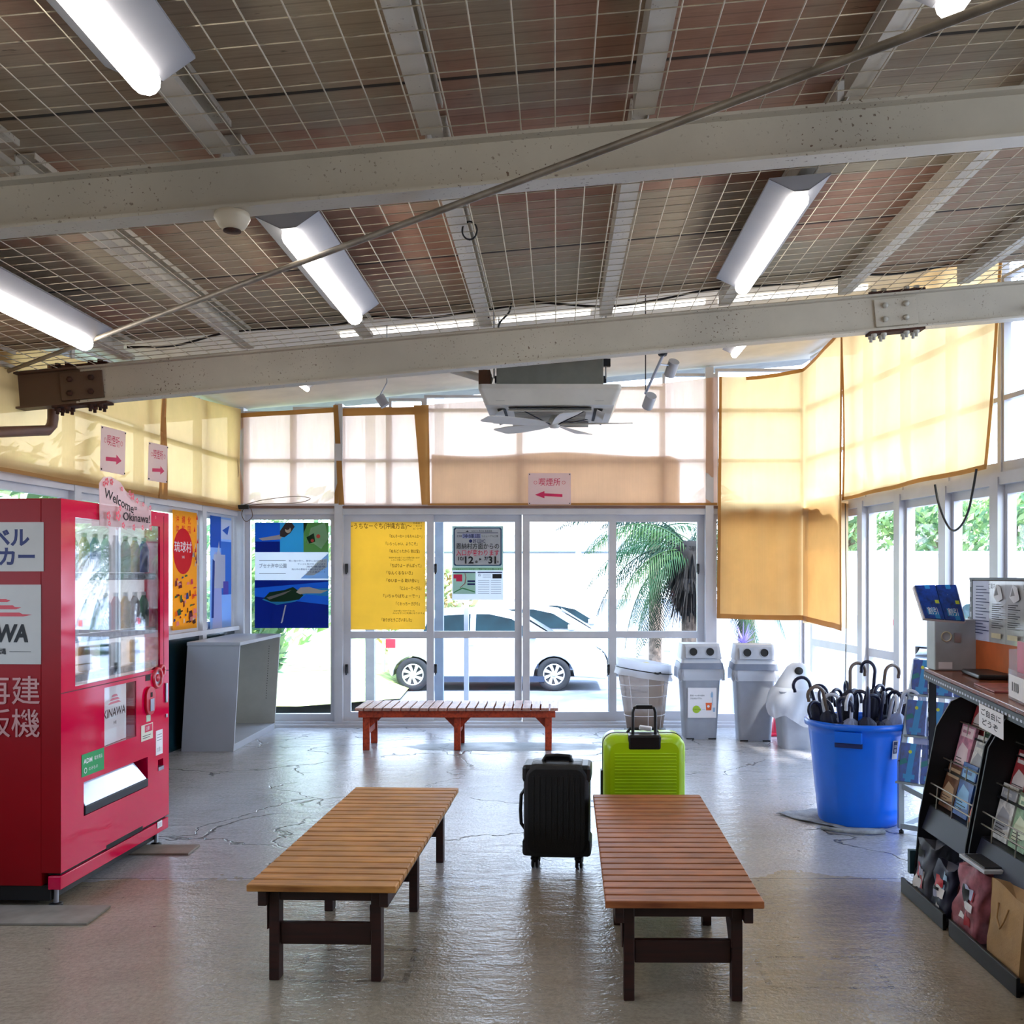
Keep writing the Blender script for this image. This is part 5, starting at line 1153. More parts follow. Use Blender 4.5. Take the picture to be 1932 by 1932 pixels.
# black document tray, papers and acrylic holder
mb = MB(); mb.fbox(DESK, 1.25, 1.6, .997, 1.02, -.38, -.12, BLACK); tag(mb.build('document_tray', org=DESK.p(1.4, .997, -.25), bevel=.008), 'flat black tray lying on the brown desk top', 'tray')
mb = MB(); mb.fbox(DESK, .7, 1.05, .997, 1.003, -.32, -.05, mat('red_brown_leaflet', '#a0443c', .4, 0, .3, 20)); tag(mb.build('leaflet', org=DESK.p(.9, .997, -.2)), 'reddish leaflet lying flat on the desk beside the clear holder', 'leaflet')
ACR = thin_mat('clear_acrylic', '#eef0f4', .1, .75, .1); 
t = thing('leaflet_holder', 'clear acrylic leaflet holder with pink papers at the right edge of the desk', 'holder', tuple(DESK.p(.45, .997, -.1)))
HF = Frame(DESK.p(.52, .997, -.06), (-.2, -1, 0), (0, 0, 1))
mb = MB(); mb.fbox(HF, 0, .3, 0, .12, 0, .003, ACR); mb.fbox(HF, 0, .3, 0, .26, -.06, -.057, ACR); mb.fbox(HF, 0, .003, 0, .2, -.057, 0, ACR); mb.fbox(HF, .297, .3, 0, .2, -.057, 0, ACR); mb.fbox(HF, 0, .3, 0, .003, -.06, 0, ACR); mb.build('acrylic_box', t)
mb = MB(); mb.sheet([HF.p(.02, .01, .0045), HF.p(.28, .01, .0045), HF.p(.28, .1, .0045), HF.p(.02, .1, .0045)], PAPER); 
for k in range(4): mb.rect(.2+k*.12, .3, .26+k*.12, .7, INK)
mb.build('front_label', t)
for i, (nm, col) in enumerate((('pink', '#c85a72'), ('red', '#b8304a'))):
    mb = MB(); mb.fbox(HF, .06+.04*i, .28, .01, .235+.03*i, -.03-.018*i, -.018-.018*i, mat(nm+'_paper', col, .5)); tag(mb.build('leaflet', org=HF.p(.1, .01, -.02)), '%s leaflet stack standing in the clear acrylic holder' % nm, 'leaflet')
# hand-lettered card hanging on the desk front
cf = Frame(DESK.p(0, 0, .012), (-dd.x, -dd.y, 0), (0, 0, 1), tuple(dn))
mb = MB(); a0, b0 = cf.hit(1847, 1352); a1, b1_ = cf.hit(1893, 1300); b1_ = .95; b0 = .85
mb.P = None; mb.sheet([cf.p(a0, b0), cf.p(a1, b0), cf.p(a1, b1_), cf.p(a0, b1_)], PAPER); mb.text('ご自由に', .1, .6, .22, INK, wid=.8, bold=.02); mb.text('どうぞ', .15, .2, .22, INK, wid=.65, bold=.02)
tag(mb.build('paper_card', org=mb.P[0]), 'white card with black brush lettering taped under the desk edge', 'card')
# ---- black leaflet racks
RKM = mat('black_rack_metal', '#121218', .45, .2); WIRS = mat('rack_wire', '#9c9488', .35, .6)
RX0 = 1.70
def rackp(y, x, z): return Vector((RX0+x, y, z))
COLS = [('red and white', '#b03a40', '#e8dcd8'), ('blue', '#1c4f9e', '#7ab0e0'), ('pale green', '#8fae8c', '#dfe6c8'), ('yellow', '#d3c05a', '#efe3a8'), ('pink', '#d090a8', '#f2dce2'), ('dark green', '#2f4f3c', '#8fb08a'),
        ('orange', '#d0602c', '#f2c8a0'), ('sky blue', '#5a9ad0', '#d8e8f4'), ('brown', '#6e4630', '#c8a888'), ('white', '#dcdad8', '#a8a8b0'), ('violet', '#5a4a90', '#c0b4e0'), ('grey', '#7c828c', '#c8ccd4')]
def leaflet(P, col, lab, th=.012, nm='leaflet', seed=0):
    cn, c1_, c2_ = col; m1 = mat('leaflet_'+cn, c1_, .4, 0, .25, 25); m2 = mat('leaflet_print_'+cn, c2_, .4)
    mb = MB(); mb.sheet(P, m1, th=th); r = random.Random(seed)
    mb.rect(.08, .72, .92, .93, m2); mb.poly([(.1, .1), (.9, .14+.2*r.random()), (.8, .5), (.3, .6), (.1, .4)], m2); mb.rect(.15, .8, .7, .86, m1)
    for i in range(4): mb.rect(.12, .08+.06*i, .5+.4*r.random(), .095+.06*i, INK)
    o = mb.build(nm, org=P[0]); return tag(o, lab, 'leaflet', 'leaflets in the black racks')
tiers = [(.22, .75, .93, 0), (.14, .58, .80, 1), (.075, .41, .62, 2)]      # x offset, z bottom, z top
tn = ['top', 'second', 'third']; random.seed(2)
for ri, (yf, yn, rname) in enumerate(((4.86, 4.31, 'far'), (4.27, 3.62, 'near'), (3.58, 2.95, 'nearest'))):
    t = thing('magazine_rack', 'black sloping leaflet rack with wire fronts, %s' % {'far': 'the one nearer the blue tub', 'near': 'the one at the right edge of the picture', 'nearest': 'mostly cut off at the lower right corner'}[rname], 'rack', (RX0+.2, (yf+yn)/2, 0), 'black leaflet racks')
    prof = [(.0, 0), (.42, 0), (.42, .86), (.36, .925), (.27, .945), (.17, .90), (.10, .78), (.02, .36), (.0, .12)]
    for y in (yf, yn):
        mb = MB(); mb.prism([(x, z) for x, z in prof], Frame((RX0, y, 0), (1, 0, 0), (0, 0, 1)), -.006, .006, RKM); mb.build('side_panel', t, .002)
    mb = MB(); mb.hexa([rackp(yn, .40, .15), rackp(yf, .40, .15), rackp(yf, .42, .15), rackp(yn, .42, .15), rackp(yn, .40, .93), rackp(yf, .40, .93), rackp(yf, .42, .93), rackp(yn, .42, .93)], RKM); mb.build('back_panel', t)
    for k, (x, z0, z1, _) in enumerate(tiers):
        mb = MB(); mb.bar(rackp(yn, x+.06, z0), rackp(yf, x+.06, z0), .13, .008, RKM); 
        mb.hexa([rackp(yn, x+.10, z0), rackp(yf, x+.10, z0), rackp(yf, x+.108, z0), rackp(yn, x+.108, z0), rackp(yn, x+.17, z1), rackp(yf, x+.17, z1), rackp(yf, x+.178, z1), rackp(yn, x+.178, z1)], RKM); mb.build('shelf', t)
        mb = MB()
        for q in (.055, .105 if k == 2 else .055): mb.tube([rackp(yn, x-.012+q*.12, z0+q), rackp(yf, x-.012+q*.12, z0+q)], .0035, WIRS, 6)
        for q in range(3): y = yn+(yf-yn)*(q+.5)/3; mb.tube([rackp(y, x-.008, z0), rackp(y, x, z0+.105 if k == 2 else z0+.06)], .003, WIRS, 5)
        mb.build('wire_rail', t)
    mb = MB(); mb.hexa([rackp(yn, .03, .30), rackp(yf, .03, .30), rackp(yf, .30, .33), rackp(yn, .30, .33), rackp(yn, .07, .41), rackp(yf, .07, .41), rackp(yf, .30, .42), rackp(yn, .30, .42)], mat('dark_slate_panel', '#23253a', .5)); mb.build('lower_apron', t, .004)
    mb = MB(); mb.box(RX0-.06, RX0+.42, yn+.01, yf-.01, .02, .04, RKM); mb.box(RX0-.07, RX0-.055, yn+.01, yf-.01, .0, .07, RKM); mb.build('base_tray', t, .003)
    if rname == 'nearest': continue
    ci = 0
    for k, (x, z0, z1, _) in enumerate(tiers):
        n = 3 if ri == 0 else 4; W_ = (yf-yn-.03)/n
        for i in range(n):
            col = COLS[(ci*5+ri*3+k) % 12]; ci += 1
            ya = yf-.015-i*W_; yb_ = ya-W_*.9; lean = .02*math.sin(i*3+k)
            dz = .03*math.sin(i*2+k*3+ri)
            P = [rackp(ya, x+.03, z0+.008), rackp(yb_, x+.03, z0+.008), rackp(yb_, x+.085, z1+.0+dz), rackp(ya-lean*0, x+.085, z1+.0+dz)]
            leaflet(P, col, '%s leaflet stack in the %s tier of the %s black rack' % (col[0], tn[k], rname), .014, seed=ci+ri*20)
# things in the bottom trays
def bag(y0, y1, x0, x1, h, m, name, lab, cat, lean=0.02, printm=None):
    t = thing(name, lab, cat, (RX0+(x0+x1)/2, (y0+y1)/2, .041))
    rnd = random.Random(int(y0*100)); ph = [rnd.random()*6 for _ in range(6)]
    def S(u, v, k=1.0, o_=0.0):   # u runs round the four sides, v up
        q = u*4; s_ = int(q) % 4; f = q-int(q); c = [(x0, y1), (x0, y0), (x1, y0), (x1, y1), (x0, y1)]
        x = c[s_][0]+(c[s_+1][0]-c[s_][0])*f; y = c[s_][1]+(c[s_+1][1]-c[s_][1])*f; cx_, cy_ = (x0+x1)/2, (y0+y1)/2
        a = k*(.05*math.sin(u*25+v*7+ph[0])+.035*math.sin(u*41-v*13+ph[1]))*min(1, v*3+.2); sq = 1-(.25*v*v if s_ in (1, 3) and printm else .04*v)
        x = cx_+(x-cx_)*(1+a)*sq; y = cy_+(y-cy_)*(1+a)
        return rackp(y, x+lean*v-o_*(s_ == 0), .041+h*v+(.012*math.sin(u*19+ph[2]) if v > .9 else 0))
    kk = .35 if not printm else 1.6
    mb = MB(); mb.grid(lambda u, v: S(min(u, .9999), v, kk), 32, 12, m, bool(printm)); mb.add([S(i/32, 1, kk) for i in range(32)], [tuple(range(32))], m); mb.add([S(i/32, 0, kk) for i in range(32)], [tuple(range(32))[::-1]], m); mb.build('bag_body', t)
    if printm:
        mb = MB()
        for i in range(7):
            u0, v0 = .02+rnd.random()*.15, .08+rnd.random()*.65; du, dv = .04+rnd.random()*.07, .08+rnd.random()*.2; mm = (printm, PAPER, printm, REDS2, PAPER, LILP, DGREY)[i]
            mb.grid(lambda u, v: S(min(.245, u0+du*u), v0+dv*(v if u < .5 else v*.7+.1), kk, .0025+.001*i), 4, 4, mm)
        mb.build('print', t)
    else:
        mb = MB()
        for uu_ in (.07, .16): mb.tube([S(uu_, .78, kk, .004), S(uu_+.01, .6, kk, .012), S(uu_+.045, .5, kk, .014), S(uu_+.07, .62, kk, .012), S(uu_+.075, .78, kk, .004)], .004, m, 6); break
        mb.build('handle', t)
    return t
KR = mat('kraft_paper', '#b08a5c', .7, 0, .1, 8, bmp=.3)
bag(3.66, 3.93, -.05, .15, .29, KR, 'paper_bag', 'brown kraft paper bag standing in the base tray of the right-edge rack', 'bag')
bag(4.05, 4.27, -.05, .09, .27, mat('dusty_pink_bag', '#a8606c', .5, 0, .3, 14), 'paper_bag', 'pink and white printed bag in the base tray of the right-edge rack', 'bag', .03, REDS2)
bag(4.36, 4.52, -.05, .07, .2, mat('dark_blue_bag', '#2a2c44', .5), 'plastic_bag', 'dark bag with a pale print in the base tray of the far rack', 'bag', .03, LBLUEP)
bag(4.58, 4.74, -.05, .08, .24, mat('grey_bag', '#5a5c6a', .5, 0, .3), 'plastic_bag', 'grey crumpled bag with red print in the base tray of the far rack', 'bag', .03, REDS2)
mb = MB(); mb.box(RX0-.03, RX0+.13, 4.0, 4.25, .33, .345, LGREY); mb.box(RX0-.02, RX0+.12, 4.02, 4.22, .346, .352, DGREY)
tag(mb.build('shallow_tray', org=(RX0, 4.1, .33), bevel=.006), 'white shallow tray lying across the bags at the foot of the racks', 'tray')
mb = MB(); mb.box(RX0-.02, RX0+.03, 4.868, 4.90, .08, .19, mat('teal_card', '#24464e', .5)); tag(mb.build('paper_card', org=(RX0-.08, 4.85, .08)), 'small dark teal card sticking out at the far end of the rack base', 'card')
# ---- tiered blue brochure rack on a white frame, turned towards the room
TB = Vector((2.0, 5.95, 0)); tu = Vector((.74, -.67, 0)).normalized(); TF = Frame(TB, tu, (0, 0, 1)); 
t = thing('brochure_rack', 'white-framed tiered rack of blue brochures beside the umbrella tub', 'rack', tuple(TB+tu*.3))
FRW = mat('pale_frame_tube', '#9ba2a8', .4, .3)
for a in (0, .5):
    mb = MB(); mb.bar(TF.p(a, .03, 0), TF.p(a, .42, 0), .03, .03, FRW, (1, 0, 0)); mb.bar(TF.p(a, .42, 0), TF.p(a, 1.0, -.22), .03, .03, FRW, (1, 0, 0)); mb.bar(TF.p(a, .045, 0), TF.p(a, .045, -.4), .03, .03, FRW); mb.bar(TF.p(a, .03, -.4), TF.p(a, .95, -.3), .03, .03, FRW, (1, 0, 0)); mb.build('side_frame', t)
    for c_ in (-.01, -.39): mb = MB(); mb.lathe([(0, 0), (.014, 0), (.014, .014), (.006, .02), (.006, .035)], TF.p(a, 0, c_), BLACK, 12); mb.build('foot', t)
mb = MB(); mb.bar(TF.p(0, .045, 0), TF.p(.5, .045, 0), .03, .03, FRW); mb.bar(TF.p(0, .28, 0), TF.p(.5, .10, 0), .022, .03, FRW); mb.build('cross_bar', t)
tt = [(.005, .31, .53), (-.085, .57, .77), (-.17, .80, 1.0)]; tname = ['lowest', 'middle', 'highest']
for k, (c_, z0, z1) in enumerate(tt):
    mb = MB(); mb.fbox(TF, -.01, .51, z0-.012, z0, c_-.02, c_+.05, FRW); mb.fbox(TF, .04, .3, z0-.085, z0-.015, c_+.0, c_+.004, PAPER) if k == 1 else None; mb.build('tier_tray', t)
    for i in range(4):
        a0 = .005+i*.125; q = [TF.p(a0, z0+.002, c_+.035), TF.p(a0+.115, z0+.002, c_+.035), TF.p(a0+.115, z1, c_+.0), TF.p(a0, z1, c_+.0)]
        mb = MB(); mb.sheet(q, BLF, th=.012); mb.poly([(.3, 0), (.6, 0), (.8, 1), (.5, 1)], CYN); mb.disc(.5, .78, .01, YP); mb.rect(.2, .08, .8, .2, CYN)
        mb.poly([(.0, .4), (.4, .5), (.3, .62), (0, .55)], mat('teal_print', '#15727a', .5))
        tag(mb.build('brochure', org=q[0]), 'blue brochure stack, %s in the %s tier of the white-framed rack' % (['leftmost', 'second', 'third', 'rightmost'][i], tname[k]), 'brochure', 'blue brochures')

# ================================================================ AIR CONDITIONER AND FAN
ACX, ACY = (1038-CX)/F*7.15, 7.25
ACW = mat('ac_white', '#c9c4ba', .5, 0, .04)
t = thing('air_conditioner', 'white ceiling cassette air conditioner hanging behind the far beam', 'air conditioner', (ACX, ACY, 2.76))
zb = EYE-(765-CY)/F*6.85
mb = MB(); mb.box(ACX-.36, ACX+.36, ACY-.36, ACY+.36, zb+.14, zb+.42, mat('ac_body_grey', '#7f8078', .6)); mb.build('ac_body', t, .004)
mb = MB(); A4 = rrect(.95, .95, .03); B4 = rrect(.86, .86, .03); n = len(A4)
vs = [(ACX+a, ACY+b_, zb+.13) for a, b_ in A4]+[(ACX+a, ACY+b_, zb+.10) for a, b_ in A4]+[(ACX+a, ACY+b_, zb+.0) for a, b_ in B4]
mb.add(vs, [(r*n+k, r*n+(k+1) % n, (r+1)*n+(k+1) % n, (r+1)*n+k) for r in (0, 1) for k in range(n)]+[tuple(range(2*n, 3*n)), tuple(range(n))[::-1]], ACW); mb.build('ac_panel', t)
mb = MB(); mb.box(ACX-.25, ACX+.25, ACY-.25, ACY+.25, zb-.004, zb+.002, mat('ac_grille', '#8c8478', .7))
for i in range(14): mb.box(ACX-.25, ACX+.25, ACY-.25+i*.037, ACY-.244+i*.037, zb-.008, zb-.003, ACW)
mb.build('intake_grille', t)
for i in range(4):
    r = Matrix.Rotation(i*math.pi/2, 3, 'Z'); mb = MB(); q = [r@Vector(v_) for v_ in ((-.28, -.36, -.004), (.28, -.36, -.004), (.28, -.30, -.004), (-.28, -.30, -.004))]; q2 = [r@Vector(v_) for v_ in ((-.28, -.372, -.035), (.28, -.372, -.035), (.28, -.32, -.012), (-.28, -.32, -.012))]
    o3 = Vector((ACX, ACY, zb)); mb.add([o3+v_ for v_ in q], [(0, 1, 2, 3)], DARK); mb.add([o3+v_ for v_ in q2]+[o3+v_+Vector((0, 0, .005)) for v_ in q2], [(0, 1, 2, 3), (7, 6, 5, 4), (0, 1, 5, 4), (1, 2, 6, 5), (2, 3, 7, 6), (3, 0, 4, 7)], ACW); mb.build('air_flap', t)
    c = r@Vector((-.34, -.37, .06))
for x in (-.33, .33):
    mb = MB(); fr = Frame((ACX+x, ACY-.425, zb+.05), (1, 0, 0), (0, .5, 1)); mb.fbox(fr, -.03, .03, -.03, .03, 0, .004, DGREY); mb.build('screw_cover', t)
for sx in (-.38, .38):
    for sy in (-.3, .3):
        mb = MB(); x = ACX+sx; mb.tube([(x, ACY+sy, zb+.2), (x, ACY+sy, ceilz(x)+.005)], .006, SILVER, 6); mb.box(x-.03, x+.03, ACY+sy-.02, ACY+sy+.02, zb+.28, zb+.33, DGREY); mb.build('hanger', t)
mb = MB(); mb.box(ACX-.50, ACX-.42, ACY-.1, ACY+.1, zb+.18, zb+.3, mat('pipe_wrap', '#6a4a38', .7)); mb.tube([(ACX-.42, ACY, zb+.24), (ACX-.7, ACY+.1, zb+.34), (ACX-.9, ACY+.3, zb+.46)], .03, ACW, 10); mb.build('pipe', t)
t = thing('circulator_fan', 'white five-bladed fan hanging under the air conditioner', 'fan', (ACX, ACY, zb-.02))
FB = thin_mat('pale_fan_blade', '#e4ddd2', .2, .12, .4)
fc = Vector((ACX+.03, ACY-.02, zb-.07))
for i in range(5):
    a = math.radians(72*i-6); mb = MB(); d = Vector((math.cos(a), math.sin(a), 0)); s_ = Vector((-math.sin(a), math.cos(a), 0)); up = Vector((0, 0, 1))
    vs = []
    for k, (r, w_, tw) in enumerate(((.04, .025, .35), (.18, .05, .28), (.38, .075, .2), (.53, .075, .14), (.55, .06, .12))):
        for q in (-1, 1):
            for e in (-.002, .002): vs.append(fc+d*r+s_*(w_*q)+up*(tw*w_*q*.9+e))
    fs = []
    for k in range(4): o_ = k*4; fs += [(o_, o_+2, o_+6, o_+4), (o_+1, o_+5, o_+7, o_+3), (o_, o_+4, o_+5, o_+1), (o_+2, o_+3, o_+7, o_+6)]
    mb.add(vs, fs, FB); mb.build('fan_blade', t)
mb = MB(); mb.lathe([(0, -.03), (.03, -.025), (.045, 0), (.04, .03), (.015, .07), (0, .07)], fc, ACW, 20); mb.build('fan_hub', t)
for i in range(4):
    a = math.radians(45+90*i); mb = MB(); mb.tube([fc+Vector((.02*math.cos(a), .02*math.sin(a), -.01)), fc+Vector((.45*math.cos(a), .45*math.sin(a), .10))], .004, DGREY, 5); mb.build('support_wire', t)
# spotlights on a rod
t = thing('spotlight_rail', 'angled rail with two small white spotlights, right of the air conditioner', 'spotlight', at(1250, 665, 6.4))
p0, p1 = at(1252, 668, 6.38), at(1218, 742, 6.8)
mb = MB(); mb.tube([p0, p1], .010, SILVER, 8); mb.build('rail', t)
mb = MB(); mb.lathe([(0, -.03), (.03, -.03), (.035, .03), (0, .03)], at(1251, 662, 6.38), DARK, 8, (0, 1, 0)); mb.build('clamp', t)
mb = MB(); mb.tube([p1, Vector((p1.x, p1.y, ceilz(p1.x)+.005))], .004, DGREY, 5); mb.build('drop_wire', t)
for c0, c1 in (((1272, 682), (1263, 708)), ((1229, 746), (1221, 768))):
    a, b_ = at(*c0, 6.55), at(*c1, 6.62); mb = MB(); mb.tube([a, b_], .036, LAMPW, 14); mb.tube([a.lerp(b_, .3), p0.lerp(p1, .25 if c0[0] > 1250 else .95)], .006, SILVER, 6); mb.build('lamp_head', t)
t = thing('spotlight', 'single small white spotlight near the brown hem at left of the air conditioner', 'spotlight', at(722, 755, 7.5))
a, b_ = at(716, 748, 7.5), at(727, 766, 7.5); mb = MB(); mb.tube([a, b_], .035, LAMPW, 14); mb.build('lamp_head', t)
mb = MB(); mb.tube([a, at(730, 722, 7.5), Vector((at(730, 722, 7.5).x, 7.5, ceilz(at(730, 0, 7.5).x)+.005))], .005, SILVER, 6); mb.build('stem', t)
# smoke detector bowl under the near beam
c = at(438, 400, Y1); 
t = thing('smoke_detector', 'round translucent detector bowl under the near beam', 'detector', tuple(c))
zt = meshz(c.x)-.175
mb = MB(); mb.lathe([(.0, zt+.0), (.058, zt), (.062, zt-.02), (.045, zt-.05), (.02, zt-.06), (0, zt-.06)], (c.x, Y1, 0), thin_mat('frosted_bowl', '#e6dcc8', .4, .2, .3), 24); mb.build('bowl', t)
mb = MB(); mb.lathe([(0, zt-.058), (.03, zt-.06), (.03, zt-.066), (0, zt-.068)], (c.x, Y1, 0), RUST, 20); mb.build('cap', t)
# pipes and cables
mb = MB(); mb.tube([at(100, 690, 6.47), at(100, 790, 6.47), at(98, 802, 6.47), at(90, 812, 6.46), at(0, 815, 6.10), at(-120, 818, 5.7)], .033, mat('brown_drain_pipe', '#6d4d3c', .5), 12); tag(mb.build('drain_pipe', org=at(100, 790, 6.1)), 'brown drain pipe elbow in front of the left shade cloth below the rusty beam end', 'pipe')
CAB_ = mat('black_cable', '#1a1816', .5)
def cable(pts, r, lab, m=CAB_, name='cable'):
    P = [Vector(p) for p in pts]; out = []
    for i in range(len(P)-1):
        p0 = P[max(i-1, 0)]; p1 = P[i]; p2 = P[i+1]; p3 = P[min(i+2, len(P)-1)]
        for k in range(6):
            s_ = k/6; out.append(.5*((2*p1)+(p2-p0)*s_+(2*p0-5*p1+4*p2-p3)*s_*s_+(3*p1-p0-3*p2+p3)*s_**3))
    out.append(P[-1]); mb = MB(); mb.tube(out, r, m, 6); return tag(mb.build(name, org=P[0]), lab, 'cable')
Yc = 6.18
cable([at(x, y, Yc) for x, y in ((240, 655), (330, 652), (415, 630), (478, 622), (560, 618), (640, 612), (705, 598), (800, 600), (880, 590), (960, 578))], .007, 'black cable sagging through the wire mesh above the far beam, left part')
cable([at(x, y, Yc) for x, y in ((1000, 568), (1060, 574), (1150, 578), (1240, 566), (1330, 548), (1420, 540), (1520, 534), (1600, 520), (1700, 516), (1790, 500))], .007, 'black cable sagging through the wire mesh above the far beam, right part')
cable([at(x, y, 6.0) for x, y in ((868, 378), (880, 420), (890, 460), (905, 520), (918, 575), (922, 600))], .005, 'black cable running along the middle joist')
cable([at(886+14*math.cos(k*.7), 435+17*math.sin(k*.7), 4.45) for k in range(15)], .004, 'small coil of black cable on the middle joist')
cable([at(x, y, 6.15) for x, y in ((965, 572), (960, 590), (945, 606), (940, 618))], .006, 'short curved cable end by the middle joist above the far beam')
t_ = [RIGHT.p(*RIGHT.hit(x, y), .13) for x, y in ((1797, 915), (1804, 950), (1818, 985), (1832, 1001), (1848, 992), (1862, 965), (1870, 930), (1878, 885))]
cable(t_, .008, 'dark cable hanging in a loop in front of the right window')
cable([BACK.p(*BACK.hit(x, y), .10) for x, y in ((452, 850), (455, 900), (440, 935), (455, 955), (500, 945), (560, 938), (590, 942), (565, 950), (500, 952), (470, 958), (462, 972), (470, 985), (482, 975), (478, 958))], .0035, 'thin tangled wire at the back left corner above the beach poster', mat('thin_brown_wire', '#6a5030', .6))
cable([RIGHT.p(*RIGHT.hit(x, y), .12) for x, y in ((1620, 950), (1621, 1050), (1622, 1150), (1620, 1300))], .004, 'thin cord hanging beside the right end of the long cloth')
# clutter on top of the splices / back corner terminal
mb = MB(); q = BACK.p(*BACK.hit(458, 958), .09); mb.box(q.x-.03, q.x+.09, q.y-.03, q.y+.0, q.z-.02, q.z+.02, DARK); mb.box(q.x-.07, q.x-.03, q.y-.03, q.y, q.z-.01, q.z+.02, YP); tag(mb.build('cable_joint', org=q), 'dark cable connector with a yellow tip in the back left corner', 'connector')

# ================================================================ OUTSIDE
m, nt, b = new_mat('pale_asphalt'); v = coords(nt)
nt.links.new(ramp(nt, noise(nt, v, 3, 5), [(.3, lin('#6a6e78')), (.7, lin('#7d818c'))]), b.inputs['Base Color']); b.inputs['Roughness'].default_value = .85
mb = MB(); prof = [(YB+.1, -.04), (11.5, -.12), (15.5, -.6), (90, -.6)]
for (ya, za), (yb_, zb_2) in zip(prof[:-1], prof[1:]): mb.add([(-60, ya, za), (60, ya, za), (60, yb_, zb_2), (-60, yb_, zb_2)], [(0, 1, 2, 3)], m)
mb.add([(-60, -6, -.3), (-4.5, -6, -.3), (-4.5, YB+.1, -.3), (-60, YB+.1, -.3)], [(0, 1, 2, 3)], m); mb.add([(4.5, -6, -.3), (60, -6, -.3), (60, YB+.1, -.3), (4.5, YB+.1, -.3)], [(0, 1, 2, 3)], m)
o = mb.build('ground_outside'); o['kind'] = 'structure'
mb = MB(); GRS = mat('sunlit_grass', '#a9b86a', .9, 0, .3, 5, bmp=.8); mb.add([(-9, 13.2, -.16), (-3.4, 13.4, -.22), (-2.6, 17, -.55), (-3.2, 30, -.5), (-20, 30, .6), (-20, 13, .3)], [(0, 1, 2, 3, 4, 5)], GRS); o = mb.build('grass_bank'); tag(o, 'sunlit grass bank outside the back left window', 'grass', kind='stuff')
# cars
CW = mat('white_car_paint', '#c2c6ce', .3, 0, .01, coat=.3); CG = mat('car_window_glass', '#0c2229', .25, 0, .3, 2, spec=.15); TY_ = mat('tyre_rubber', '#1a1e26', .8); RIM = mat('alloy_rim', '#d9dde4', .3, .4); TL = mat('tail_lamp', '#d02038', .3)
def car():
    t = thing('parked_car', 'x', 'car'); W = .84
    def arch(cx_, r=.37, n=10): return [(cx_+r*math.cos(math.pi*k/n), .26+r*math.sin(math.pi*k/n)) for k in range(n+1)]
    low = [(3.97, .22)]+arch(3.02)[::1]+arch(.47)[::1]+[(.06, .30), (.0, .55), (.03, .80), (.10, 1.0), (.6, 1.0), (1.6, .97), (2.6, .94), (3.2, .90), (3.7, .78), (3.96, .60), (4.0, .40)]
    mb = MB(); n = len(low); vs = []
    for y, s_ in ((-W, .0), (-W*.97, 0), (W*.97, 0), (W, 0)): pass
    mb.prism(low, Frame((0, 0, 0), (1, 0, 0), (0, 0, 1)), -W, W, CW); mb.build('car_body', t, .05)
    gh = [(.10, .99), (.42, 1.36), (.85, 1.46), (1.7, 1.49), (2.35, 1.38), (3.15, .91)]
    mb = MB(); n = len(gh); vs = []
    ins = [.80, .62, .58, .58, .62, .80]
    for s_ in (-1, 1): vs += [(x, s_*ins[i], z) for i, (x, z) in enumerate(gh)]
    mb.add(vs, [tuple(range(n)), tuple(range(n, 2*n))[::-1]]+[(i+1, i, n+i, n+i+1) for i in range(n-1)], CW); mb.build('cabin_roof', t, .03)
    def side_y(z): return .80+(z-.99)/(1.42-.99)*(.60-.80)
    for poly_ in ([(.62, 1.0), (.72, 1.26), (.95, 1.36), (1.50, 1.39), (1.50, 1.0)], [(1.60, 1.0), (1.60, 1.39), (1.85, 1.385), (2.25, 1.30), (2.75, 1.0)]):
        for s_ in (-1, 1):
            mb = MB(); vs = [(x, s_*(side_y(z)+.012), z) for x, z in poly_]; mb.add(vs, [tuple(range(len(vs))) if s_ < 0 else tuple(range(len(vs)))[::-1]], CG); mb.build('side_window', t)
    mb = MB(); mb.add([(2.42, -.56, 1.385), (3.08, -.70, .975), (3.08, .70, .975), (2.42, .56, 1.385)], [(0, 1, 2, 3)], CG); mb.build('windscreen', t)
    mb = MB(); mb.box(.75, 2.85, -W-.004, W+.004, .17, .27, mat('sill_grey', '#20304a', .6)); mb.build('sill', t)
    for s_ in (-1, 1):
        mb = MB(); mb.box(-.02, .16, s_*W-.03 if s_ > 0 else -W-.006, W+.006 if s_ > 0 else -W+.03, .78, .95, TL); mb.build('tail_lamp', t, .01)
        mb = MB(); mb.box(1.42, 1.58, s_*W-.02, s_*W+.02, .83, .86, CW); mb.build('door_handle', t, .008)
        mb = MB(); mb.box(2.55, 2.72, s_*(W+.02)-.06, s_*(W+.02)+.06, .97, 1.08, CW); mb.build('wing_mirror', t, .02)
    for x in (.47, 3.02):
        for s_ in (-1, 1):
            mb = MB(); c = (x, s_*(W-.11), .30); ax = (0, s_, 0)
            mb.lathe([(.19, -.10), (.29, -.10), (.305, -.08), (.305, .08), (.29, .10), (.20, .10), (.19, .085), (0, .085)], c, TY_, 32, ax); w_ = mb.build('wheel', t)
            mb = MB()
            for k in range(8):
                a = k*math.pi/4; d = Vector((math.cos(a), 0, math.sin(a))); d2 = Vector((math.cos(a+.35), 0, math.sin(a+.35))); q = Vector(c)+Vector((0, s_*.098, 0)); e = Vector((math.cos(a+1.57), 0, math.sin(a+1.57)))
                mb.add([q+d*.04-e*.02, q+d*.04+e*.02, q+d2*.18+e*.035, q+d2*.18-e*.035], [(0, 1, 2, 3) if s_ < 0 else (3, 2, 1, 0)], RIM)
            mb.lathe([(.175, .086), (.175, .098), (.195, .100), (.195, .09)], c, RIM, 32, ax); mb.lathe([(.0, .102), (.045, .102), (.045, .09)], c, RIM, 16, ax); mb.build('rim', w_)
    return t
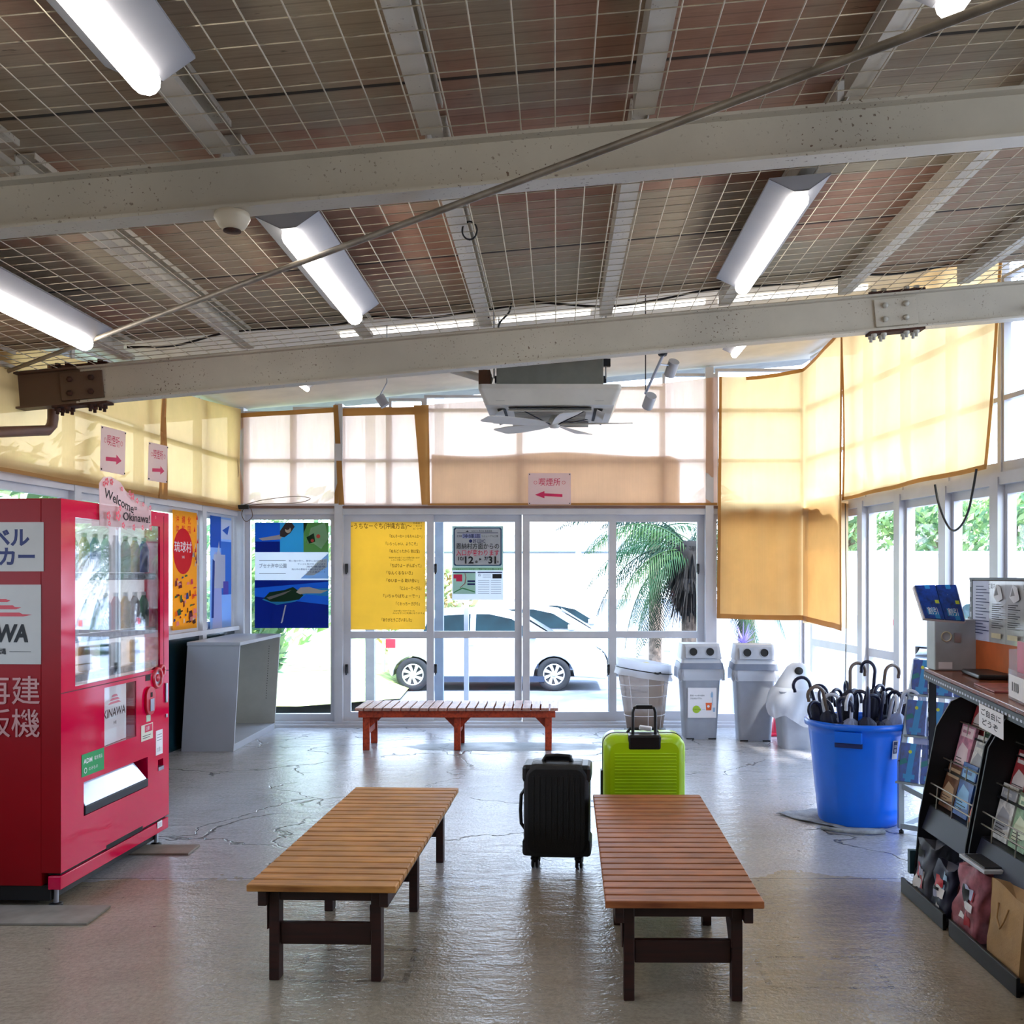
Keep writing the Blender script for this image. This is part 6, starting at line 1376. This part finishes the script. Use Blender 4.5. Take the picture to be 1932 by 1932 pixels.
c1 = car(); Yc1 = 18.6+.74; c1['label'] = 'white compact hatchback parked side-on outside the glass doors'; c1['group'] = 'parked cars'; c1.location = ((733-CX)/F*18.7, Yc1, -.6)
o = dup(c1, 'second white car just behind the nearest white hatchback', 'parked cars'); o.location = (c1.location.x+.75, Yc1+2.6, -.6)
o = dup(c1, 'third white car furthest back behind the two other white cars', 'parked cars'); o.location = (c1.location.x+1.25, Yc1+5.2, -.6)
# posts
def post(px, w, Y, z1, m, lab, name='post', z0=-.5):
    c = at(px, 1085, Y); mb = MB(); mb.box(c.x-w/2, c.x+w/2, Y-w/2, Y+w/2, z0, z1, m); return tag(mb.build(name, org=(c.x, Y, z0)), lab, 'post')
GP = mat('grey_post_paint', '#8d98a8', .5)
post(699, .10, 11.6, 3.6, mat('mottled_post', '#b7b2ac', .7), 'mottled round-worn post outside the yellow poster door', z0=-.14)
post(829, .095, 11.6, 3.6, GP, 'blue-grey square post outside the second glass door', z0=-.14)
post(880, .055, 12.2, 2.0, LGREY, 'slim white pole in front of the parked hatchback', z0=-.2)
post(1242, .18, 18.2, 1.0, mat('pale_stump', '#b5a79c', .8), 'pale thick post beside the palms', z0=-.6)
post(724, .05, 19.5, .3, GP, 'short thin grey post behind the tail of the white hatchback', z0=-.6)
# carport behind
t = thing('carport', 'pale flat-roofed carport beyond the parked cars', 'carport', (1, 30, -.6))
CP = mat('carport_white', '#c6ccd4', .6)
mb = MB(); mb.box(-5, 3.4, 28, 34, 2.35, 2.5, CP); mb.box(-5, 3.4, 27.95, 28, 2.15, 2.6, CP); mb.build('roof', t)
for x in (-4.8, -2, .6, 3.2):
    mb = MB(); mb.box(x-.08, x+.08, 28, 28.16, -.6, 2.2, CP); mb.build('post', t)
mb = MB(); 
for k in range(5): mb.box(-5, 3.4, 28.6+k*1.2, 28.7+k*1.2, 2.2, 2.35, CP)
mb.build('rafter', t)
# palms
LF = [thin_mat('palm_leaf_%d' % i, c, .3, 0, .5, var=.2) for i, c in enumerate(('#274c30', '#152f22', '#3f5c34'))]
DEADF = mat('dry_fronds', '#120d0b', .9, 0, .3)
def frond(mb, base, az, el, L, droop, m, leaf=.36, n=38, wd=.010):
    d = Vector((math.cos(az)*math.cos(el), math.sin(az)*math.cos(el), math.sin(el))); p = Vector(base); pts = [p.copy()]; dirs = [d.copy()]
    for i in range(n): d = (d+Vector((0, 0, -droop/n))).normalized(); p = p+d*L/n; pts.append(p.copy()); dirs.append(d.copy())
    mb.tube(pts, [.012*(1-.8*i/n) for i in range(n+1)], m, 4, False)
    for i in range(3, n+1):
        s_ = dirs[i].cross(Vector((0, 0, 1)));
        if s_.length < .05: s_ = Vector((1, 0, 0))
        s_.normalize(); t_ = i/n; l = leaf*math.sin(math.pi*min(1, .18+.8*t_))**.6
        for q in (-1, 1):
            e = (s_*q*.8+dirs[i]*.55+Vector((0, 0, -.45-random.random()*.35))).normalized(); a = pts[i]; mid = a+e*l*.5+Vector((0, 0, .02)); end = a+e*l+Vector((0, 0, -l*.25)); wv_ = dirs[i]*wd
            mb.add([a-wv_*.5, a+wv_*.5, mid+wv_, mid-wv_], [(0, 1, 2, 3)], m); mb.add([mid-wv_, mid+wv_, end], [(0, 1, 2)], m)
def palm(x, Y, zg, zc, rt, nf, L, lab, skirt=0, dro=1.5, seed=1, spread=(0, 6.283)):
    random.seed(seed); t = thing('palm_tree', lab, 'palm tree', (x, Y, zg), 'palms outside')
    mb = MB(); mb.lathe([(rt*1.1, zg), (rt, zg+.3), (rt*.95, zc-.3), (rt*.7, zc)], (x, Y, 0), mat('palm_trunk', '#7c6a5c', .9, 0, .3, 14, bmp=.8), 16, star=lambda k, z: 1+.06*math.sin(z*40+k)); mb.build('trunk', t)
    for i in range(nf):
        mb = MB(); az = spread[0]+(spread[1]-spread[0])*(i*.618 % 1); az = az if not skirt else math.radians(-45)+math.radians(270)*(i*.618 % 1); frond(mb, (x, Y, zc), az, random.uniform(-.25, 1.1), L*random.uniform(.8, 1.1), dro*random.uniform(.8, 1.3), LF[i % 3]); mb.build('frond', t)
    if skirt:
        mb = MB()
        for i in range(900):
            az = random.random()*6.283; r = rt*.8+random.random()*.13; z0 = zc-random.random()*.5+.10; l = (.25+random.random()*.4); c_ = Vector((x+r*math.cos(az), Y+r*math.sin(az), z0)); _f = random.random()**2*.28; e = c_+Vector((_f*math.cos(az), _f*math.sin(az), -l)); k = max(0, (z0-l-zg-.75)); s_ = Vector((-math.sin(az), math.cos(az), 0))*.015
            mb.add([c_-s_, c_+s_, e+s_*.3, e-s_*.3], [(0, 1, 2, 3)], DEADF)
        mb.lathe([(.08, zc-.92), (.16, zc-.75), (.25, zc-.35), (.25, zc-.0), (.1, zc+.15)], (x, Y, 0), DEADF, 20, star=lambda k, z: 1+.15*math.sin(k*2.3+z*25)); mb.build('dead_frond_skirt', t)
palm(at(1303, 0, 13.5).x, 13.5, -.36, 1.80, .13, 30, 1.75, 'short palm with a dark skirt of dead fronds outside the right glass door', 1, 2.3, 3)
palm(at(1236, 0, 16.5).x, 16.5, -.6, 2.2, .10, 16, 1.8, 'slimmer feathery palm behind the dark-skirted palm', 0, 1.9, 5)
palm(at(1420, 0, 13.0).x+.2, 14.5, -.5, 2.3, .12, 12, 1.6, 'palm partly hidden by the long yellow cloth', 0, 1.8, 8)
# small purple-leaved plant
random.seed(4); t = thing('spiky_plant', 'spiky lilac plant outside behind the plain grey bin', 'plant', tuple(at(1402, 1200, 11.2)))
mb = MB(); c = at(1402, 1215, 11.2); PUR = thin_mat('lilac_leaf', '#8a7ac0', .3)
for i in range(26):
    a = random.random()*6.28; e = random.uniform(.3, 1.4); d = Vector((math.cos(a)*math.cos(e), math.sin(a)*math.cos(e), math.sin(e))); s_ = Vector((-math.sin(a), math.cos(a), 0))*.012; mb.add([c-s_, c+s_, c+d*.26], [(0, 1, 2)], PUR)
mb.build('foliage', t); mb = MB(); mb.lathe([(.07, -.16), (.09, 0), (.0, 0)], c, mat('blue_pot', '#5a66c0', .5), 20); mb.build('pot', t); mb = MB(); mb.box(c.x-.1, c.x+.1, c.y-.1, c.y+.1, -.1, c.z-.16, LGREY); mb.build('stand', t)
# bushes and hill trees
def tree(x, Y, z0, w, h, n, cols, lab, name='tree', cat='tree', trunk=True, seed=1, leaf=.18, group=None):
    random.seed(seed); t = thing(name, lab, cat, (x, Y, z0), group)
    mb = MB(); blobs = [(random.uniform(-.6, .6)*w/2, random.uniform(-.4, .4)*w/2, random.uniform(.35, .85)*h, random.uniform(.25, .45)) for _ in range(9)]
    for i in range(n):
        bx_, by, bz, br_ = blobs[i % 9]; a = random.random()*6.283; cz = random.uniform(-1, 1); r = (1-cz*cz)**.5
        p = Vector((x+bx_+r*math.cos(a)*br_*w*.6, Y+by+r*math.sin(a)*br_*w*.6, z0+bz+cz*br_*h*.7)); nrm = Vector((random.gauss(0, 1), random.gauss(0, 1), random.gauss(0, 1))).normalized(); u = nrm.orthogonal().normalized(); v_ = nrm.cross(u); l = leaf*random.uniform(.6, 1.3)
        mb.add([p-u*l, p-v_*l*.4, p+u*l, p+v_*l*.4], [(0, 1, 2, 3)], cols[i % len(cols)])
    mb.build('crown', t)
    if trunk: mb = MB(); mb.tube([(x, Y, z0), (x+.05*w, Y, z0+h*.6)], [.04*w, .02*w], mat('bark', '#6b5a48', .9), 8); mb.build('trunk', t)
GL = [thin_mat('hill_leaf_%d' % i, c, .3, var=.2) for i, c in enumerate(('#8fb06a', '#7a9c66', '#a9bf86', '#6c9068'))]
for i in range(8):
    x = 11+i*3.6; tree(x*1.5, 58+2*(i % 3), 2.2, 10, 3.2+(i % 3)*.5, 1800, GL, '%s leafy tree on the green rise beyond the right windows' % ['far-left', 'second', 'third', 'fourth', 'fifth', 'sixth', 'seventh', 'far-right'][i], group='trees beyond the right windows', seed=i+20, leaf=.34)
mb = MB(); BW = mat('white_render_wall', '#dedfe2', .8)
mb.box(9, 75, 53.5, 54.2, -.6, 2.6, BW); mb.box(9, 75, 53.4, 54.3, 2.6, 2.75, mat('coping_grey', '#b4b8c0', .7)); tag(mb.build('boundary_wall', org=(40, 54, -.6)), 'low white boundary wall under the trees beyond the right windows', 'wall')
tree(-3.9, 12.4, -.2, 1.6, 2.0, 1500, GL, 'leafy yellow-green shrub just outside the back left corner', 'shrub', 'shrub', False, 41, .10)
for i, (x, Y) in enumerate(((-5.0, 9.6), (-5.3, 7.6), (-5.2, 5.4), (-5.6, 3.2))):
    tree(x, Y, -.3, 1.9, 3.3, 1000, GL, 'green shrub outside the left windows, %s' % ['the one nearest the back corner', 'behind the orange poster', 'behind the vending machine', 'behind the machine, nearest the camera'][i], 'shrub', 'shrub', False, 50+i, .11, 'shrubs outside the left wall')
tree(-2.6, 21, -.5, 2.2, 2.4, 1400, [GL[2], mat('dry_leaf', '#b89a6a', .8)], 'dry golden shrub behind the tail of the white hatchback', 'shrub', 'shrub', False, 61, .11)
tree(-5.2, 19, -.3, 3.2, 3.2, 1600, GL, 'sunlit shrub up the grass bank seen under the beach poster', 'shrub', 'shrub', False, 62, .13)
# parked vehicles far right, small
for i, (x, Y) in enumerate(((9.2, 26), (13.8, 29))):
    o = dup(c1, 'small distant white car seen through the right windows, %s' % ('left' if i == 0 else 'right'), 'parked cars'); o.location = (x, Y, -.6); o.rotation_euler = (0, 0, .5)
